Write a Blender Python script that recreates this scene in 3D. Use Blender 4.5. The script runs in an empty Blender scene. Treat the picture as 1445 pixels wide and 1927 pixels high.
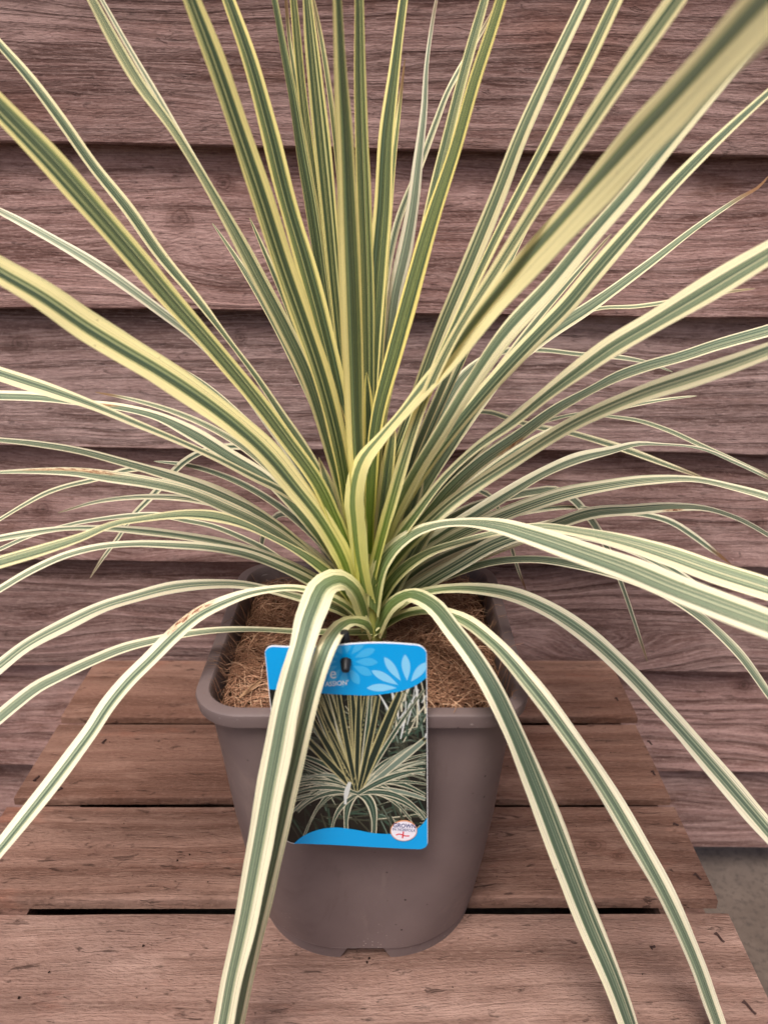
import bpy, bmesh, math, random
from mathutils import Vector, Matrix, noise as mnoise
R = math.radians
random.seed(7)
scene = bpy.context.scene
C = scene.collection

# ---------------------------------------------------------------- camera
PITCH = 22.5
FPX = 1448.0                       # focal length in photo pixels (1445 x 1927)
CAM = Vector((0.0, 0.0, 0.648))
cd = bpy.data.cameras.new('camera')
cam = bpy.data.objects.new('camera', cd)
C.objects.link(cam)
cam.location = CAM
cam.rotation_euler = (R(90 - PITCH), 0, 0)
cd.sensor_fit = 'VERTICAL'
cd.sensor_height = 36.0
cd.lens = 36.0 * FPX / 1927.0
cd.clip_start = 0.01
cd.clip_end = 500
cd.dof.use_dof = True
cd.dof.focus_distance = 0.74
cd.dof.aperture_fstop = 6.0
scene.camera = cam

# ---------------------------------------------------------------- light
SUN_EL, SUN_AZ = 63.0, 196.0       # degrees; azimuth measured clockwise from +Y
w = bpy.data.worlds.new('World')
scene.world = w
w.use_nodes = True
nt = w.node_tree
nt.nodes.clear()
wo = nt.nodes.new('ShaderNodeOutputWorld')
bg = nt.nodes.new('ShaderNodeBackground')
sk = nt.nodes.new('ShaderNodeTexSky')
sk.sky_type = 'NISHITA'
sk.sun_disc = False
sk.sun_elevation = R(SUN_EL)
sk.sun_rotation = R(SUN_AZ)
sk.air_density = 0.6
sk.dust_density = 6.0
sk.ozone_density = 0.4
bg.inputs['Strength'].default_value = 0.10
nt.links.new(sk.outputs[0], bg.inputs[0])
nt.links.new(bg.outputs[0], wo.inputs[0])
sd = bpy.data.lights.new('sun', 'SUN')
sd.energy = 1.5
sd.angle = R(22)
sd.color = (1.0, 0.97, 0.92)
sun = bpy.data.objects.new('sun', sd)
C.objects.link(sun)
a = R(SUN_AZ)
sdir = Vector((math.sin(a) * math.cos(R(SUN_EL)), math.cos(a) * math.cos(R(SUN_EL)), math.sin(R(SUN_EL))))
sun.rotation_euler = sdir.to_track_quat('Z', 'Y').to_euler()
sun.location = (0, -2, 4)
vs = scene.view_settings
vs.view_transform = 'Standard'
vs.look = 'None'
vs.gamma = 1.0
vs.exposure = 0.78
vs.use_curve_mapping = False
scene.cycles.use_denoising = True
scene.cycles.max_bounces = 8

# ---------------------------------------------------------------- helpers
FW = Vector((0, math.cos(R(PITCH)), -math.sin(R(PITCH))))
UP = Vector((0, math.sin(R(PITCH)), math.cos(R(PITCH))))
RT = Vector((1, 0, 0))

def at(px, py, Y):
    """point of the place at depth Y seen at photo pixel px, py"""
    d = FW + RT * ((px - 722.5) / FPX) - UP * ((py - 963.5) / FPX)
    return CAM + d * (Y / d.y)

def lin(r, g, b):
    f = lambda c: (c / 255 / 12.92) if c / 255 <= 0.04045 else ((c / 255 + 0.055) / 1.055) ** 2.4
    return (f(r), f(g), f(b), 1.0)

def tag(o, label=None, cat=None, group=None, kind=None):
    if label: o['label'] = label
    if cat: o['category'] = cat
    if group: o['group'] = group
    if kind: o['kind'] = kind
    return o

def empty(name, loc=(0, 0, 0)):
    o = bpy.data.objects.new(name, None)
    o.empty_display_size = 0.05
    o.location = loc
    C.objects.link(o)
    return o

def mesh_obj(name, verts, faces, mats, parent=None, smooth=False, loc=None, fm=None, uvs=None):
    me = bpy.data.meshes.new(name)
    me.from_pydata(verts, [], faces)
    for m in (mats if isinstance(mats, (list, tuple)) else [mats]):
        me.materials.append(m)
    if fm:
        me.polygons.foreach_set('material_index', fm)
    if smooth:
        me.polygons.foreach_set('use_smooth', [True] * len(me.polygons))
    if uvs:
        ul = me.uv_layers.new(name='UVMap')
        for l in me.loops:
            ul.data[l.index].uv = uvs[l.vertex_index]
    me.update()
    o = bpy.data.objects.new(name, me)
    C.objects.link(o)
    if loc is not None:
        o.location = loc
    if parent is not None:
        o.parent = parent
        if loc is None:
            o.matrix_parent_inverse = Matrix.Translation(parent.location).inverted()
    return o

class NT:
    """small helper for shader trees"""
    def __init__(s, name):
        s.m = bpy.data.materials.new(name)
        s.m.use_nodes = True
        s.t = s.m.node_tree
        s.t.nodes.clear()
        s.out = s.t.nodes.new('ShaderNodeOutputMaterial')
    def n(s, typ, **kw):
        nd = s.t.nodes.new(typ)
        for k, v in kw.items():
            setattr(nd, k, v)
        return nd
    def put(s, sock, v):
        if isinstance(v, bpy.types.NodeSocket):
            s.t.links.new(v, sock)
        elif v is not None:
            if sock.type == 'RGBA' and isinstance(v, (tuple, list)) and len(v) == 3:
                v = (*v, 1)
            sock.default_value = v
    def math(s, op, a, b=None, c=None, clamp=False):
        nd = s.n('ShaderNodeMath', operation=op, use_clamp=clamp)
        for i, v in enumerate((a, b, c)):
            if v is not None:
                s.put(nd.inputs[i], v)
        return nd.outputs[0]
    def mix(s, f, a, b, blend='MIX'):
        nd = s.n('ShaderNodeMix', data_type='RGBA', blend_type=blend)
        s.put(nd.inputs[0], f); s.put(nd.inputs[6], a); s.put(nd.inputs[7], b)
        return nd.outputs[2]
    def smooth(s, v, lo, hi, a=0.0, b=1.0):
        nd = s.n('ShaderNodeMapRange', interpolation_type='SMOOTHSTEP')
        s.put(nd.inputs[0], v); s.put(nd.inputs[1], lo); s.put(nd.inputs[2], hi)
        s.put(nd.inputs[3], a); s.put(nd.inputs[4], b)
        return nd.outputs[0]
    def xyz(s, x, y, z):
        nd = s.n('ShaderNodeCombineXYZ')
        s.put(nd.inputs[0], x); s.put(nd.inputs[1], y); s.put(nd.inputs[2], z)
        return nd.outputs[0]
    def sep(s, v):
        nd = s.n('ShaderNodeSeparateXYZ')
        s.put(nd.inputs[0], v)
        return nd.outputs
    def noise(s, vec, scale=1.0, detail=4.0, rough=0.5, dist=0.0):
        nd = s.n('ShaderNodeTexNoise')
        s.put(nd.inputs['Vector'], vec); s.put(nd.inputs['Scale'], scale)
        s.put(nd.inputs['Detail'], detail); s.put(nd.inputs['Roughness'], rough)
        s.put(nd.inputs['Distortion'], dist)
        return nd.outputs[0]
    def voronoi(s, vec, scale, feature='F1'):
        nd = s.n('ShaderNodeTexVoronoi', feature=feature)
        s.put(nd.inputs['Vector'], vec); s.put(nd.inputs['Scale'], scale)
        return nd.outputs
    def attr(s, name):
        nd = s.n('ShaderNodeAttribute', attribute_type='OBJECT', attribute_name=name)
        return nd.outputs['Fac']
    def bump(s, h, strength, dist, normal=None):
        nd = s.n('ShaderNodeBump')
        s.put(nd.inputs['Strength'], strength); s.put(nd.inputs['Distance'], dist)
        s.put(nd.inputs['Height'], h)
        if normal is not None:
            s.put(nd.inputs['Normal'], normal)
        return nd.outputs[0]
    def bsdf(s, col, rough=0.6, spec=0.3, normal=None, link=True):
        nd = s.n('ShaderNodeBsdfPrincipled')
        s.put(nd.inputs['Base Color'], col); s.put(nd.inputs['Roughness'], rough)
        s.put(nd.inputs['Specular IOR Level'], spec)
        if normal is not None:
            s.put(nd.inputs['Normal'], normal)
        if link:
            s.t.links.new(nd.outputs[0], s.out.inputs[0])
        return nd.outputs[0]

def plain(name, col, rough=0.6, spec=0.3):
    t = NT(name)
    t.bsdf(col, rough, spec)
    return t.m

# ---------------------------------------------------------------- materials: wood
def wood(name, across, dark, mid, light, ring=0.011, knots=(), blotch=0.5, saw=1.0, streak=0.55, wear=0.45, stain=None, knot_cells=0.0, chips=0.4):
    """sawn softwood; grain along object X, `across` = 1 (Y) or 2 (Z). knots: (x, a, radius) in world-aligned object coords"""
    t = NT(name)
    tc = t.n('ShaderNodeTexCoord')
    o = t.sep(tc.outputs['Object'])
    x, ac, th = o[0], o[across], o[3 - across]
    rnd = t.n('ShaderNodeObjectInfo').outputs['Random']
    seed = t.math('MULTIPLY', rnd, 53.0)
    xs = t.math('ADD', x, t.math('MULTIPLY', rnd, 31.0))
    acs = t.math('ADD', ac, t.math('MULTIPLY', th, 0.35))
    # knots bend the grain around them
    warp = t.math('MULTIPLY', t.math('SUBTRACT', t.noise(t.xyz(t.math('MULTIPLY', xs, 1.6), t.math('MULTIPLY', acs, 7.0), seed), 1, 3, 0.5), 0.5), 0.075)
    r = t.math('ADD', acs, warp)
    kmask = None
    vv = t.voronoi(t.xyz(t.math('MULTIPLY', xs, 2.3), t.math('MULTIPLY', acs, 5.5), seed), 1.0)
    if knot_cells > 0:
        dist = vv[0]
        infl = t.smooth(dist, 0.45, 0.0)
        r = t.math('ADD', r, t.math('MULTIPLY', infl, 0.03))
        kmask = t.math('MULTIPLY', t.smooth(dist, 0.075, 0.03), knot_cells)
        kring = t.math('MULTIPLY', t.smooth(dist, 0.13, 0.07), t.math('MULTIPLY', knot_cells, 0.5))
    else:
        kmask = t.math('MULTIPLY', x, 0.0)
        kring = kmask
    # rings: stretched noise read across the warped field
    bands = t.noise(t.xyz(t.math('MULTIPLY', xs, 0.9), t.math('DIVIDE', r, ring), seed), 1.0, 3.0, 0.55)
    b1 = t.smooth(bands, 0.36, 0.64)
    where = t.smooth(t.noise(t.xyz(t.math('MULTIPLY', xs, 1.3), t.math('MULTIPLY', acs, 5), t.math('ADD', seed, 4.0)), 1, 3, 0.5), 0.40, 0.60)
    sine = t.math('SINE', t.math('ADD', t.math('MULTIPLY', r, 6.2832 / (ring * 1.1)), t.math('MULTIPLY', bands, 7.0)))
    fuzz0 = t.noise(t.xyz(t.math('MULTIPLY', xs, 26), t.math('MULTIPLY', acs, 160), seed), 1.0, 4, 0.65)
    ridge = t.math('MULTIPLY', t.smooth(t.math('ADD', sine, t.math('MULTIPLY', t.math('SUBTRACT', fuzz0, 0.5), 3.0)), -0.9, 1.1), where)
    fine = t.noise(t.xyz(t.math('MULTIPLY', xs, 22), t.math('MULTIPLY', r, 620), seed), 1.0, 4, 0.6)
    fuzz = t.noise(t.xyz(t.math('MULTIPLY', xs, 160), t.math('MULTIPLY', acs, 420), seed), 1.0, 4, 0.62)
    big = t.noise(t.xyz(t.math('MULTIPLY', xs, 3.2), t.math('MULTIPLY', acs, 9), seed), 1.0, 5, 0.62)
    col = t.mix(b1, dark, mid)
    col = t.mix(t.math('MULTIPLY', ridge, 0.26), col, light)
    col = t.mix(t.math('MULTIPLY', t.math('SUBTRACT', where, ridge), 0.26), col, dark)
    col = t.mix(t.math('MULTIPLY', t.smooth(fine, 0.42, 0.72), streak), col, light)
    col = t.mix(t.math('MULTIPLY', t.smooth(big, 0.5, 0.74), blotch), col, dark)
    col = t.mix(t.math('MULTIPLY', t.smooth(big, 0.48, 0.28), blotch * 0.7), col, light)
    col = t.mix(t.math('MULTIPLY', t.smooth(fuzz, 0.54, 0.70), 0.44 * saw), col, (dark[0] * 0.55, dark[1] * 0.5, dark[2] * 0.5, 1))
    col = t.mix(t.math('MULTIPLY', t.smooth(fuzz, 0.46, 0.32), 0.28 * saw), col, light)
    # torn fibres and chips
    ch = t.noise(t.xyz(t.math('MULTIPLY', xs, 34), t.math('MULTIPLY', acs, 130), seed), 1.0, 5, 0.7, 0.6)
    chip = t.smooth(ch, 0.60, 0.69)
    col = t.mix(t.math('MULTIPLY', chip, chips), col, (dark[0] * 0.35, dark[1] * 0.33, dark[2] * 0.33, 1))
    if stain:
        sn = t.noise(t.xyz(t.math('MULTIPLY', xs, 5.5), t.math('MULTIPLY', acs, 16), t.math('ADD', seed, 9.0)), 1.0, 5, 0.65)
        col = t.mix(t.math('MULTIPLY', t.smooth(sn, 0.57, 0.72), 0.55), col, stain)
    col = t.mix(kring, col, (dark[0] * 0.7, dark[1] * 0.6, dark[2] * 0.55, 1))
    col = t.mix(kmask, col, (dark[0] * 0.35, dark[1] * 0.3, dark[2] * 0.28, 1))
    for q in '12':                  # knots where the photograph shows them: place and size are set on each board
        kx, ka, kr = t.attr('k%sx' % q), t.attr('k%sa' % q), t.attr('k%sr' % q)
        on = t.math('GREATER_THAN', kr, 0.0005)
        ks = t.math('MAXIMUM', kr, 0.001)
        dx = t.math('SUBTRACT', x, kx)
        da = t.math('MULTIPLY', t.math('SUBTRACT', ac, ka), 1.1)
        wob = t.math('MULTIPLY', t.math('SUBTRACT', t.noise(t.xyz(t.math('MULTIPLY', x, 60), t.math('MULTIPLY', ac, 60), t.math('MULTIPLY', kx, 9.0)), 1, 3, 0.6), 0.5), 0.9)
        dd = t.math('ADD', t.math('DIVIDE', t.math('SQRT', t.math('ADD', t.math('MULTIPLY', dx, dx), t.math('MULTIPLY', da, da))), ks), wob)
        rings = t.smooth(t.math('SINE', t.math('MULTIPLY', dd, 13.0)), -0.2, 0.9)
        col = t.mix(t.math('MULTIPLY', on, t.math('MULTIPLY', t.smooth(dd, 1.7, 0.7), 0.28)), col, (dark[0] * 0.95, dark[1] * 0.8, dark[2] * 0.75, 1))
        col = t.mix(t.math('MULTIPLY', on, t.math('MULTIPLY', t.smooth(dd, 1.15, 0.9), t.math('ADD', 0.12, t.math('MULTIPLY', rings, 0.30)))), col, (dark[0] * 0.4, dark[1] * 0.3, dark[2] * 0.27, 1))
        col = t.mix(t.math('MULTIPLY', on, t.math('MULTIPLY', t.smooth(dd, 0.55, 0.1), 0.35)), col, (dark[0] * 0.3, dark[1] * 0.22, dark[2] * 0.2, 1))
    warm = t.noise(t.xyz(t.math('MULTIPLY', xs, 2.0), t.math('MULTIPLY', acs, 4.5), t.math('ADD', seed, 17.0)), 1.0, 5, 0.62)
    col = t.mix(t.math('MULTIPLY', t.smooth(warm, 0.54, 0.70), 0.55), col, t.mix(1.0, col, lin(222, 190, 172), 'MULTIPLY'))
    worn = t.noise(t.xyz(t.math('MULTIPLY', xs, 4.0), t.math('MULTIPLY', acs, 10), t.math('ADD', seed, 29.0)), 1.0, 6, 0.68)
    col = t.mix(t.math('MULTIPLY', t.smooth(worn, 0.53, 0.70), wear), col, (light[0] * 1.12, light[1] * 1.12, light[2] * 1.12, 1))
    hs = t.n('ShaderNodeHueSaturation')
    t.put(hs.inputs['Value'], t.math('ADD', 1.0, t.attr('tone')))
    t.put(hs.inputs['Saturation'], t.math('ADD', 1.0, t.attr('sat')))
    t.put(hs.inputs['Color'], col)
    col = hs.outputs[0]
    h = t.math('ADD', t.math('ADD', t.math('MULTIPLY', b1, 0.45), t.math('MULTIPLY', ridge, 0.4)), t.math('ADD', t.math('MULTIPLY', fine, 0.5), t.math('MULTIPLY', fuzz, 0.75 * saw)))
    h = t.math('SUBTRACT', h, t.math('MULTIPLY', chip, 0.5))
    nrm = t.bump(h, 0.85, 0.003)
    t.bsdf(col, 0.82, 0.22, nrm)
    return t.m

W_DARK, W_MID, W_LIGHT = lin(84, 60, 55), lin(132, 104, 99), lin(182, 155, 149)
M_wall = wood('sawn cladding', 2, W_DARK, W_MID, W_LIGHT, ring=0.016, knot_cells=0.55, blotch=0.45, stain=lin(92, 62, 50))
M_deck = wood('sawn deck', 1, lin(104, 76, 65), lin(132, 101, 89), lin(160, 130, 117), ring=0.024, streak=0.30, wear=0.65, knot_cells=0.0, blotch=0.75, stain=lin(146, 98, 82), chips=0.75,
              knots=())

# ---------------------------------------------------------------- setting: ground
t = NT('concrete')
tc = t.n('ShaderNodeTexCoord')
g1 = t.noise(tc.outputs['Object'], 9.0, 8, 0.68)
g2 = t.noise(tc.outputs['Object'], 90.0, 4, 0.65)
col = t.mix(t.smooth(g1, 0.3, 0.7), lin(84, 73, 66), lin(108, 95, 86))
col = t.mix(t.math('MULTIPLY', t.smooth(g2, 0.48, 0.66), 0.8), col, lin(76, 67, 62))
t.bsdf(col, 0.85, 0.2, t.bump(g2, 0.4, 0.002))
M_conc = t.m
GZ = -0.46
gv, gf = [], []
gx = [-30, -8, -3, -1.5, -0.75, 0, 0.75, 1.5, 3, 8, 30]
for yy in gx:
    for xx in gx:
        gv.append((xx, yy, 0.0))
n = len(gx)
gf = [(j * n + i, j * n + i + 1, (j + 1) * n + i + 1, (j + 1) * n + i) for j in range(n - 1) for i in range(n - 1)]
tag(mesh_obj('ground', gv, gf, M_conc, loc=(0, 0, GZ)), kind='structure')

# ---------------------------------------------------------------- timber wall of overlapping boards
wall = empty('timber_wall', (0, 1.02, GZ))
tag(wall, 'brown timber wall of overlapping horizontal boards behind the potted plant', 'wall')
bott = [-0.385, -0.221, -0.030, 0.152, 0.324, 0.507, 0.696, 0.888, 1.075, 1.26]
TILT = math.tan(R(0.75))
def wall_board(zb, zt, k):
    rr = random.Random(100 + k)
    L0, L1, N = -2.1, 2.1, 84
    hgt = zt - zb + 0.028
    vv, ff = [], []
    ph = rr.random() * 50
    for i in range(N + 1):
        xx = L0 + (L1 - L0) * i / N
        e = (mnoise.noise(Vector((xx * 1.7, ph, 0))) * 0.0045 + mnoise.noise(Vector((xx * 9, ph, 3))) * 0.0016)
        f = mnoise.noise(Vector((xx * 1.1, ph, 8))) * 0.0025
        zc = -hgt / 2
        sec = [(-0.0205 + f, zc + e + 0.0022), (-0.0178 + f, zc + e), (0.006, zc + e), (0.012, -zc), (0.006, -zc), (-0.0060 + f * 0.6, 0.0), (-0.0192 + f, zc + e + 0.012)]
        for (yy, zz) in sec:
            vv.append((xx, yy, zz))
    m = 7
    for i in range(N):
        for j in range(m):
            a0, a1 = i * m + j, i * m + (j + 1) % m
            ff.append((a0, a1, a1 + m, a0 + m))
    ff.append(tuple(range(m - 1, -1, -1)))
    ff.append(tuple(N * m + j for j in range(m)))
    o = mesh_obj('board', vv, ff, M_wall, wall)
    o.matrix_parent_inverse = Matrix.Identity(4)
    o.location = (0, 0.0 + 0.0005, (zb + hgt / 2) - GZ)
    o.rotation_euler = (0, math.atan(TILT) + R(rr.uniform(-0.08, 0.08)), 0)
    o['tone'] = rr.uniform(-0.18, 0.18); o['sat'] = rr.uniform(-0.12, 0.12)
    return o
for k in range(len(bott) - 1):
    ob_ = wall_board(bott[k], bott[k + 1], k)
    cz = bott[k] + (bott[k + 1] - bott[k] + 0.028) / 2
    for q, (px, py, r_) in enumerate({5: [(417, 345, 0.012), (335, 412, 0.016)], 4: [(28, 652, 0.017), (448, 640, 0.009)], 3: [(1425, 985, 0.015), (78, 960, 0.013)], 2: [(500, 1112, 0.008)], 1: [(1405, 1300, 0.014), (40, 1350, 0.012)], 6: [(1395, 60, 0.013)]}.get(k, [])):
        p = at(px, py, 1.006)
        ob_['k%dx' % (q + 1)] = p.x; ob_['k%da' % (q + 1)] = p.z + p.x * TILT - cz; ob_['k%dr' % (q + 1)] = r_
# upright studs that the boards are nailed to
M_stud = wood('stud', 2, W_DARK, W_MID, W_LIGHT)
for sx in (-1.6, -0.8, 0.0, 0.8, 1.6):
    vv = [(x_, y_, z_) for z_ in (GZ, 1.2) for (x_, y_) in ((sx - 0.022, 1.03), (sx + 0.022, 1.03), (sx + 0.022, 1.10), (sx - 0.022, 1.10))]
    mesh_obj('stud', vv, [(0, 1, 5, 4), (1, 2, 6, 5), (2, 3, 7, 6), (3, 0, 4, 7), (0, 3, 2, 1), (4, 5, 6, 7)], M_stud, wall)

# ---------------------------------------------------------------- pallet table
table = empty('slatted_table', (-0.05, 0.7, GZ))
tag(table, 'low slatted table of rough reddish brown pallet boards under the pot', 'table')
M_nail = plain('rusty nail', lin(58, 38, 34), 0.7, 0.3)
def deck_board(y0, y1, xl, xr, k, th=0.0145):
    rr = random.Random(300 + k)
    N, m = 70, 9
    cx, cy = (xl + xr) / 2, (y0 + y1) / 2
    vv, ff = [], []
    ph = rr.random() * 90
    nz = lambda a, b, c: mnoise.noise(Vector((a, b + ph, c)))
    for i in range(N + 1):
        u = i / N
        xx = xl + (xr - xl) * u
        ef = nz(xx * 3, 0, 0) * 0.0018 + nz(xx * 17, 0, 2) * 0.0008     # front edge waviness
        eb = nz(xx * 3, 5, 0) * 0.0018 + nz(xx * 17, 5, 2) * 0.0008
        zt = nz(xx * 2.2, 9, 0) * 0.0010
        chip = 0.0022 * max(0, nz(xx * 30, 2, 1) - 0.25)
        sec = [(y0 + ef, -th), (y0 + ef, -th * 0.3), (y0 + ef + 0.0003, -0.0016 + zt - chip * 2), (y0 + ef + 0.0018, zt - chip),
               (cy, zt + 0.0006), (y1 + eb - 0.0018, zt), (y1 + eb, -0.0018 + zt), (y1 + eb, -th), (cy, -th)]
        endn = (nz(0, 1, 4) * 0)
        for j, (yy, zz) in enumerate(sec):
            dx = 0
            if i == 0 or i == N:
                dx = nz(yy * 60, 3, i) * 0.0022 + (-1 if i == N else 1) * (0.0014 if j in (2, 3, 4, 5, 6) else 0)
            vv.append((xx + dx - cx, yy - cy, zz))
    for i in range(N):
        for j in range(m):
            a0, a1 = i * m + j, i * m + (j + 1) % m
            ff.append((a0, a0 + m, a1 + m, a1))
    ff.append(tuple(range(m)))
    ff.append(tuple(N * m + j for j in range(m - 1, -1, -1)))
    o = mesh_obj('deck_board', vv, ff, M_deck, table)
    o.matrix_parent_inverse = Matrix.Identity(4)
    o.location = (cx - table.location.x, cy - table.location.y, -GZ)
    o['tone'] = (-0.06, -0.10, -0.02, 0.12, 0.0)[k]; o['sat'] = (0.12, 0.10, 0.05, -0.06, 0.0)[k]
    return o
rows = [(0.8486, 0.983, -0.433, 0.340), (0.699, 0.8325, -0.430, 0.333), (0.5607, 0.6847, -0.432, 0.3325), (0.409, 0.543, -0.436, 0.336), (0.268, 0.394, -0.431, 0.334)]
decks = [deck_board(*r_, k, (0.0115, 0.0115, 0.0145, 0.0145, 0.0145)[k]) for k, r_ in enumerate(rows)]
for q, (px, py, r_) in enumerate(((1116, 1590, 0.0125), (1160, 1612, 0.007))):
    d = at(px, py, 0.6) - CAM
    p = CAM + d * (-CAM.z / d.z)
    decks[2]['k%dx' % (q + 1)] = p.x - (rows[2][2] + rows[2][3]) / 2; decks[2]['k%da' % (q + 1)] = p.y - (rows[2][0] + rows[2][1]) / 2; decks[2]['k%dr' % (q + 1)] = r_
# bearers and legs below
M_bear = wood('bearer', 2, lin(84, 60, 52), lin(112, 84, 75), lin(140, 110, 100))
def box(name, x0, x1, y0, y1, z0, z1, mat, parent, bev=0.0):
    vv = [(x_, y_, z_) for z_ in (z0, z1) for (x_, y_) in ((x0, y0), (x1, y0), (x1, y1), (x0, y1))]
    return mesh_obj(name, vv, [(0, 1, 5, 4), (1, 2, 6, 5), (2, 3, 7, 6), (3, 0, 4, 7), (0, 3, 2, 1), (4, 5, 6, 7)], mat, parent)
for bx in (-0.40, -0.05, 0.275):
    box('bearer', bx, bx + 0.045, 0.2845, 0.9755, -0.092, -0.0150, M_bear, table)
    for by in (0.30, 0.90):
        box('leg', bx + (0.016 if bx < -.3 else 0.002), bx + (0.024 if bx > .2 else 0.043), by, by + 0.05, GZ, -0.0925, M_bear, table)
box('side_light_blocker', -0.400, -0.385, 0.285, 0.975, GZ + 0.01, -0.0930, M_bear, table)  # invented unseen sides, added to keep the gaps between slats dark
box('side_light_blocker', 0.300, 0.315, 0.285, 0.975, GZ + 0.01, -0.0930, M_bear, table)
box('front_light_blocker', -0.384, 0.299, 0.272, 0.284, GZ + 0.01, -0.0160, M_bear, table)  # front and back likewise added, unseen, to shut light out from below
box('back_light_blocker', -0.384, 0.299, 0.976, 0.982, GZ + 0.01, -0.0160, M_bear, table)
# nails near the board ends
def nail(px, py, board, ang, ln=0.011, w_=0.0017, up=0.0009):
    p0 = at(px, py, 0.6)
    d = p0 - CAM
    p = CAM + d * ((0.001 - CAM.z) / d.z)
    bmn = bmesh.new()
    prev = None
    pts = [(-ln / 2, 0, 0.0004), (-ln / 4, 0.0006, up), (ln / 4, -0.0004, up), (ln / 2, 0.0003, 0.0003)]
    ringsv = []
    for q, (a_, b_, c_) in enumerate(pts):
        rad = w_ * (1.35 if q == 0 else 0.8 if q == 3 else 0.75)
        ringsv.append([bmn.verts.new((a_ + 0.0, b_ + math.cos(k * math.pi / 3) * rad, c_ + math.sin(k * math.pi / 3) * rad * 0.7)) for k in range(6)])
    for q in range(3):
        for k in range(6):
            bmn.faces.new((ringsv[q][k], ringsv[q][(k + 1) % 6], ringsv[q + 1][(k + 1) % 6], ringsv[q + 1][k]))
    bmn.faces.new(ringsv[0][::-1]); bmn.faces.new(ringsv[3])
    me = bpy.data.meshes.new('nail'); bmn.to_mesh(me); bmn.free()
    me.materials.append(M_nail)
    o = bpy.data.objects.new('nail', me); C.objects.link(o)
    o.parent = board
    o.location = (p.x - table.location.x - board.location.x, p.y - table.location.y - board.location.y, 0.0008)
    o.rotation_euler = (0, 0, R(ang))
for (px, py, b_, ang, ln) in [(1353, 1765, 3, -65, 0.013), (1409, 1897, 3, -62, 0.016), (1271, 1552, 2, -20, 0.007), (1312, 1650, 2, -60, 0.010),
                              (1222, 1398, 1, -70, 0.009), (1229, 1455, 1, -80, 0.008), (1160, 1316, 0, -80, 0.007),
                              (70, 1465, 1, 75, 0.011), (197, 1395, 1, 80, 0.010), (113, 1485, 1, 40, 0.008), (1228, 1783, 3, 25, 0.006)]:
    nail(px, py, decks[b_], ang, ln * 0.8)

# ---------------------------------------------------------------- pot
PX, PY = -0.0170, 0.6000
RIMZ = 0.290
t = NT('taupe plastic')
tc = t.n('ShaderNodeTexCoord')
ob = tc.outputs['Object']
oz = t.sep(ob)
base = t.mix(t.smooth(t.noise(ob, 9, 5, 0.6), 0.3, 0.7), lin(99, 85, 84), lin(111, 96, 94))
dv = t.voronoi(ob, 95.0)
spk = t.math('MULTIPLY', t.smooth(dv[0], 0.14, 0.06), t.smooth(t.noise(ob, 23, 3, 0.6), 0.55, 0.66))
dv2 = t.voronoi(t.xyz(t.math('ADD', oz[0], 3.1), oz[1], oz[2]), 240.0)
wspk = t.math('MULTIPLY', t.smooth(dv2[0], 0.22, 0.1), t.smooth(oz[2], 0.075, 0.02))
wspk = t.math('MULTIPLY', wspk, t.smooth(t.noise(ob, 31, 3, 0.6), 0.5, 0.65))
scf = t.noise(t.xyz(t.math('MULTIPLY', oz[0], 60), t.math('MULTIPLY', oz[1], 60), t.math('MULTIPLY', oz[2], 130)), 1, 6, 0.72, 1.2)
scm = t.math('MULTIPLY', t.smooth(scf, 0.60, 0.72), t.math('MAXIMUM', t.math('MULTIPLY', t.smooth(oz[2], 0.277, 0.280), t.smooth(oz[2], 0.2885, 0.285)), t.math('MULTIPLY', t.smooth(oz[2], 0.02, 0.0), 0.4)))
scm = t.math('ADD', scm, t.math('MULTIPLY', t.smooth(t.math('ABSOLUTE', t.math('SUBTRACT', oz[2], 0.0157)), 0.0011, 0.0004), t.smooth(t.noise(ob, 40, 3, 0.6), 0.38, 0.6)), clamp=True)
smear = t.noise(t.xyz(t.math('MULTIPLY', oz[0], 16), t.math('MULTIPLY', oz[1], 16), t.math('MULTIPLY', oz[2], 7)), 1, 6, 0.7, 0.8)
base = t.mix(t.math('MULTIPLY', t.smooth(smear, 0.56, 0.72), 0.28), base, lin(142, 124, 116))
base = t.mix(t.math('MULTIPLY', t.smooth(smear, 0.42, 0.30), 0.30), base, lin(74, 58, 54))
base = t.mix(t.math('MULTIPLY', scm, 0.65), base, lin(185, 172, 168))
base = t.mix(t.math('MULTIPLY', wspk, 0.35), base, lin(200, 185, 178))
base = t.mix(spk, base, lin(38, 27, 25))
t.bsdf(base, t.smooth(t.noise(ob, 14, 4, 0.6), 0.3, 0.7, 0.42, 0.56), 0.4, t.bump(t.noise(ob, 900, 2, 0.5), 0.12, 0.0004))
M_pot = t.m
pot = empty('plant_pot', (PX, PY, 0))
tag(pot, 'square taupe plastic plant pot with rounded corners and a thick rim', 'pot')
def rrect(half, rad, NP=20):
    pts = []
    for q, (sx, sy) in enumerate(((1, 1), (-1, 1), (-1, -1), (1, -1))):
        for k in range(NP + 1):
            ang = math.pi / 2 * (q + k / NP)
            pts.append((sx * (half - rad) + math.cos(ang) * rad, sy * (half - rad) + math.sin(ang) * rad))
        # straight side subdivided
        nx = ((-1, 1), (-1, -1), (1, -1), (1, 1))[q]
        ang = math.pi / 2 * (q + 1)
        p0 = pts[-1]
        p1 = (nx[0] * (half - rad) + math.cos(ang) * rad, nx[1] * (half - rad) + math.sin(ang) * rad)
        for k in range(1, 14):
            f = k / 14
            pts.append((p0[0] + (p1[0] - p0[0]) * f, p0[1] + (p1[1] - p0[1]) * f))
    return pts
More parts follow.
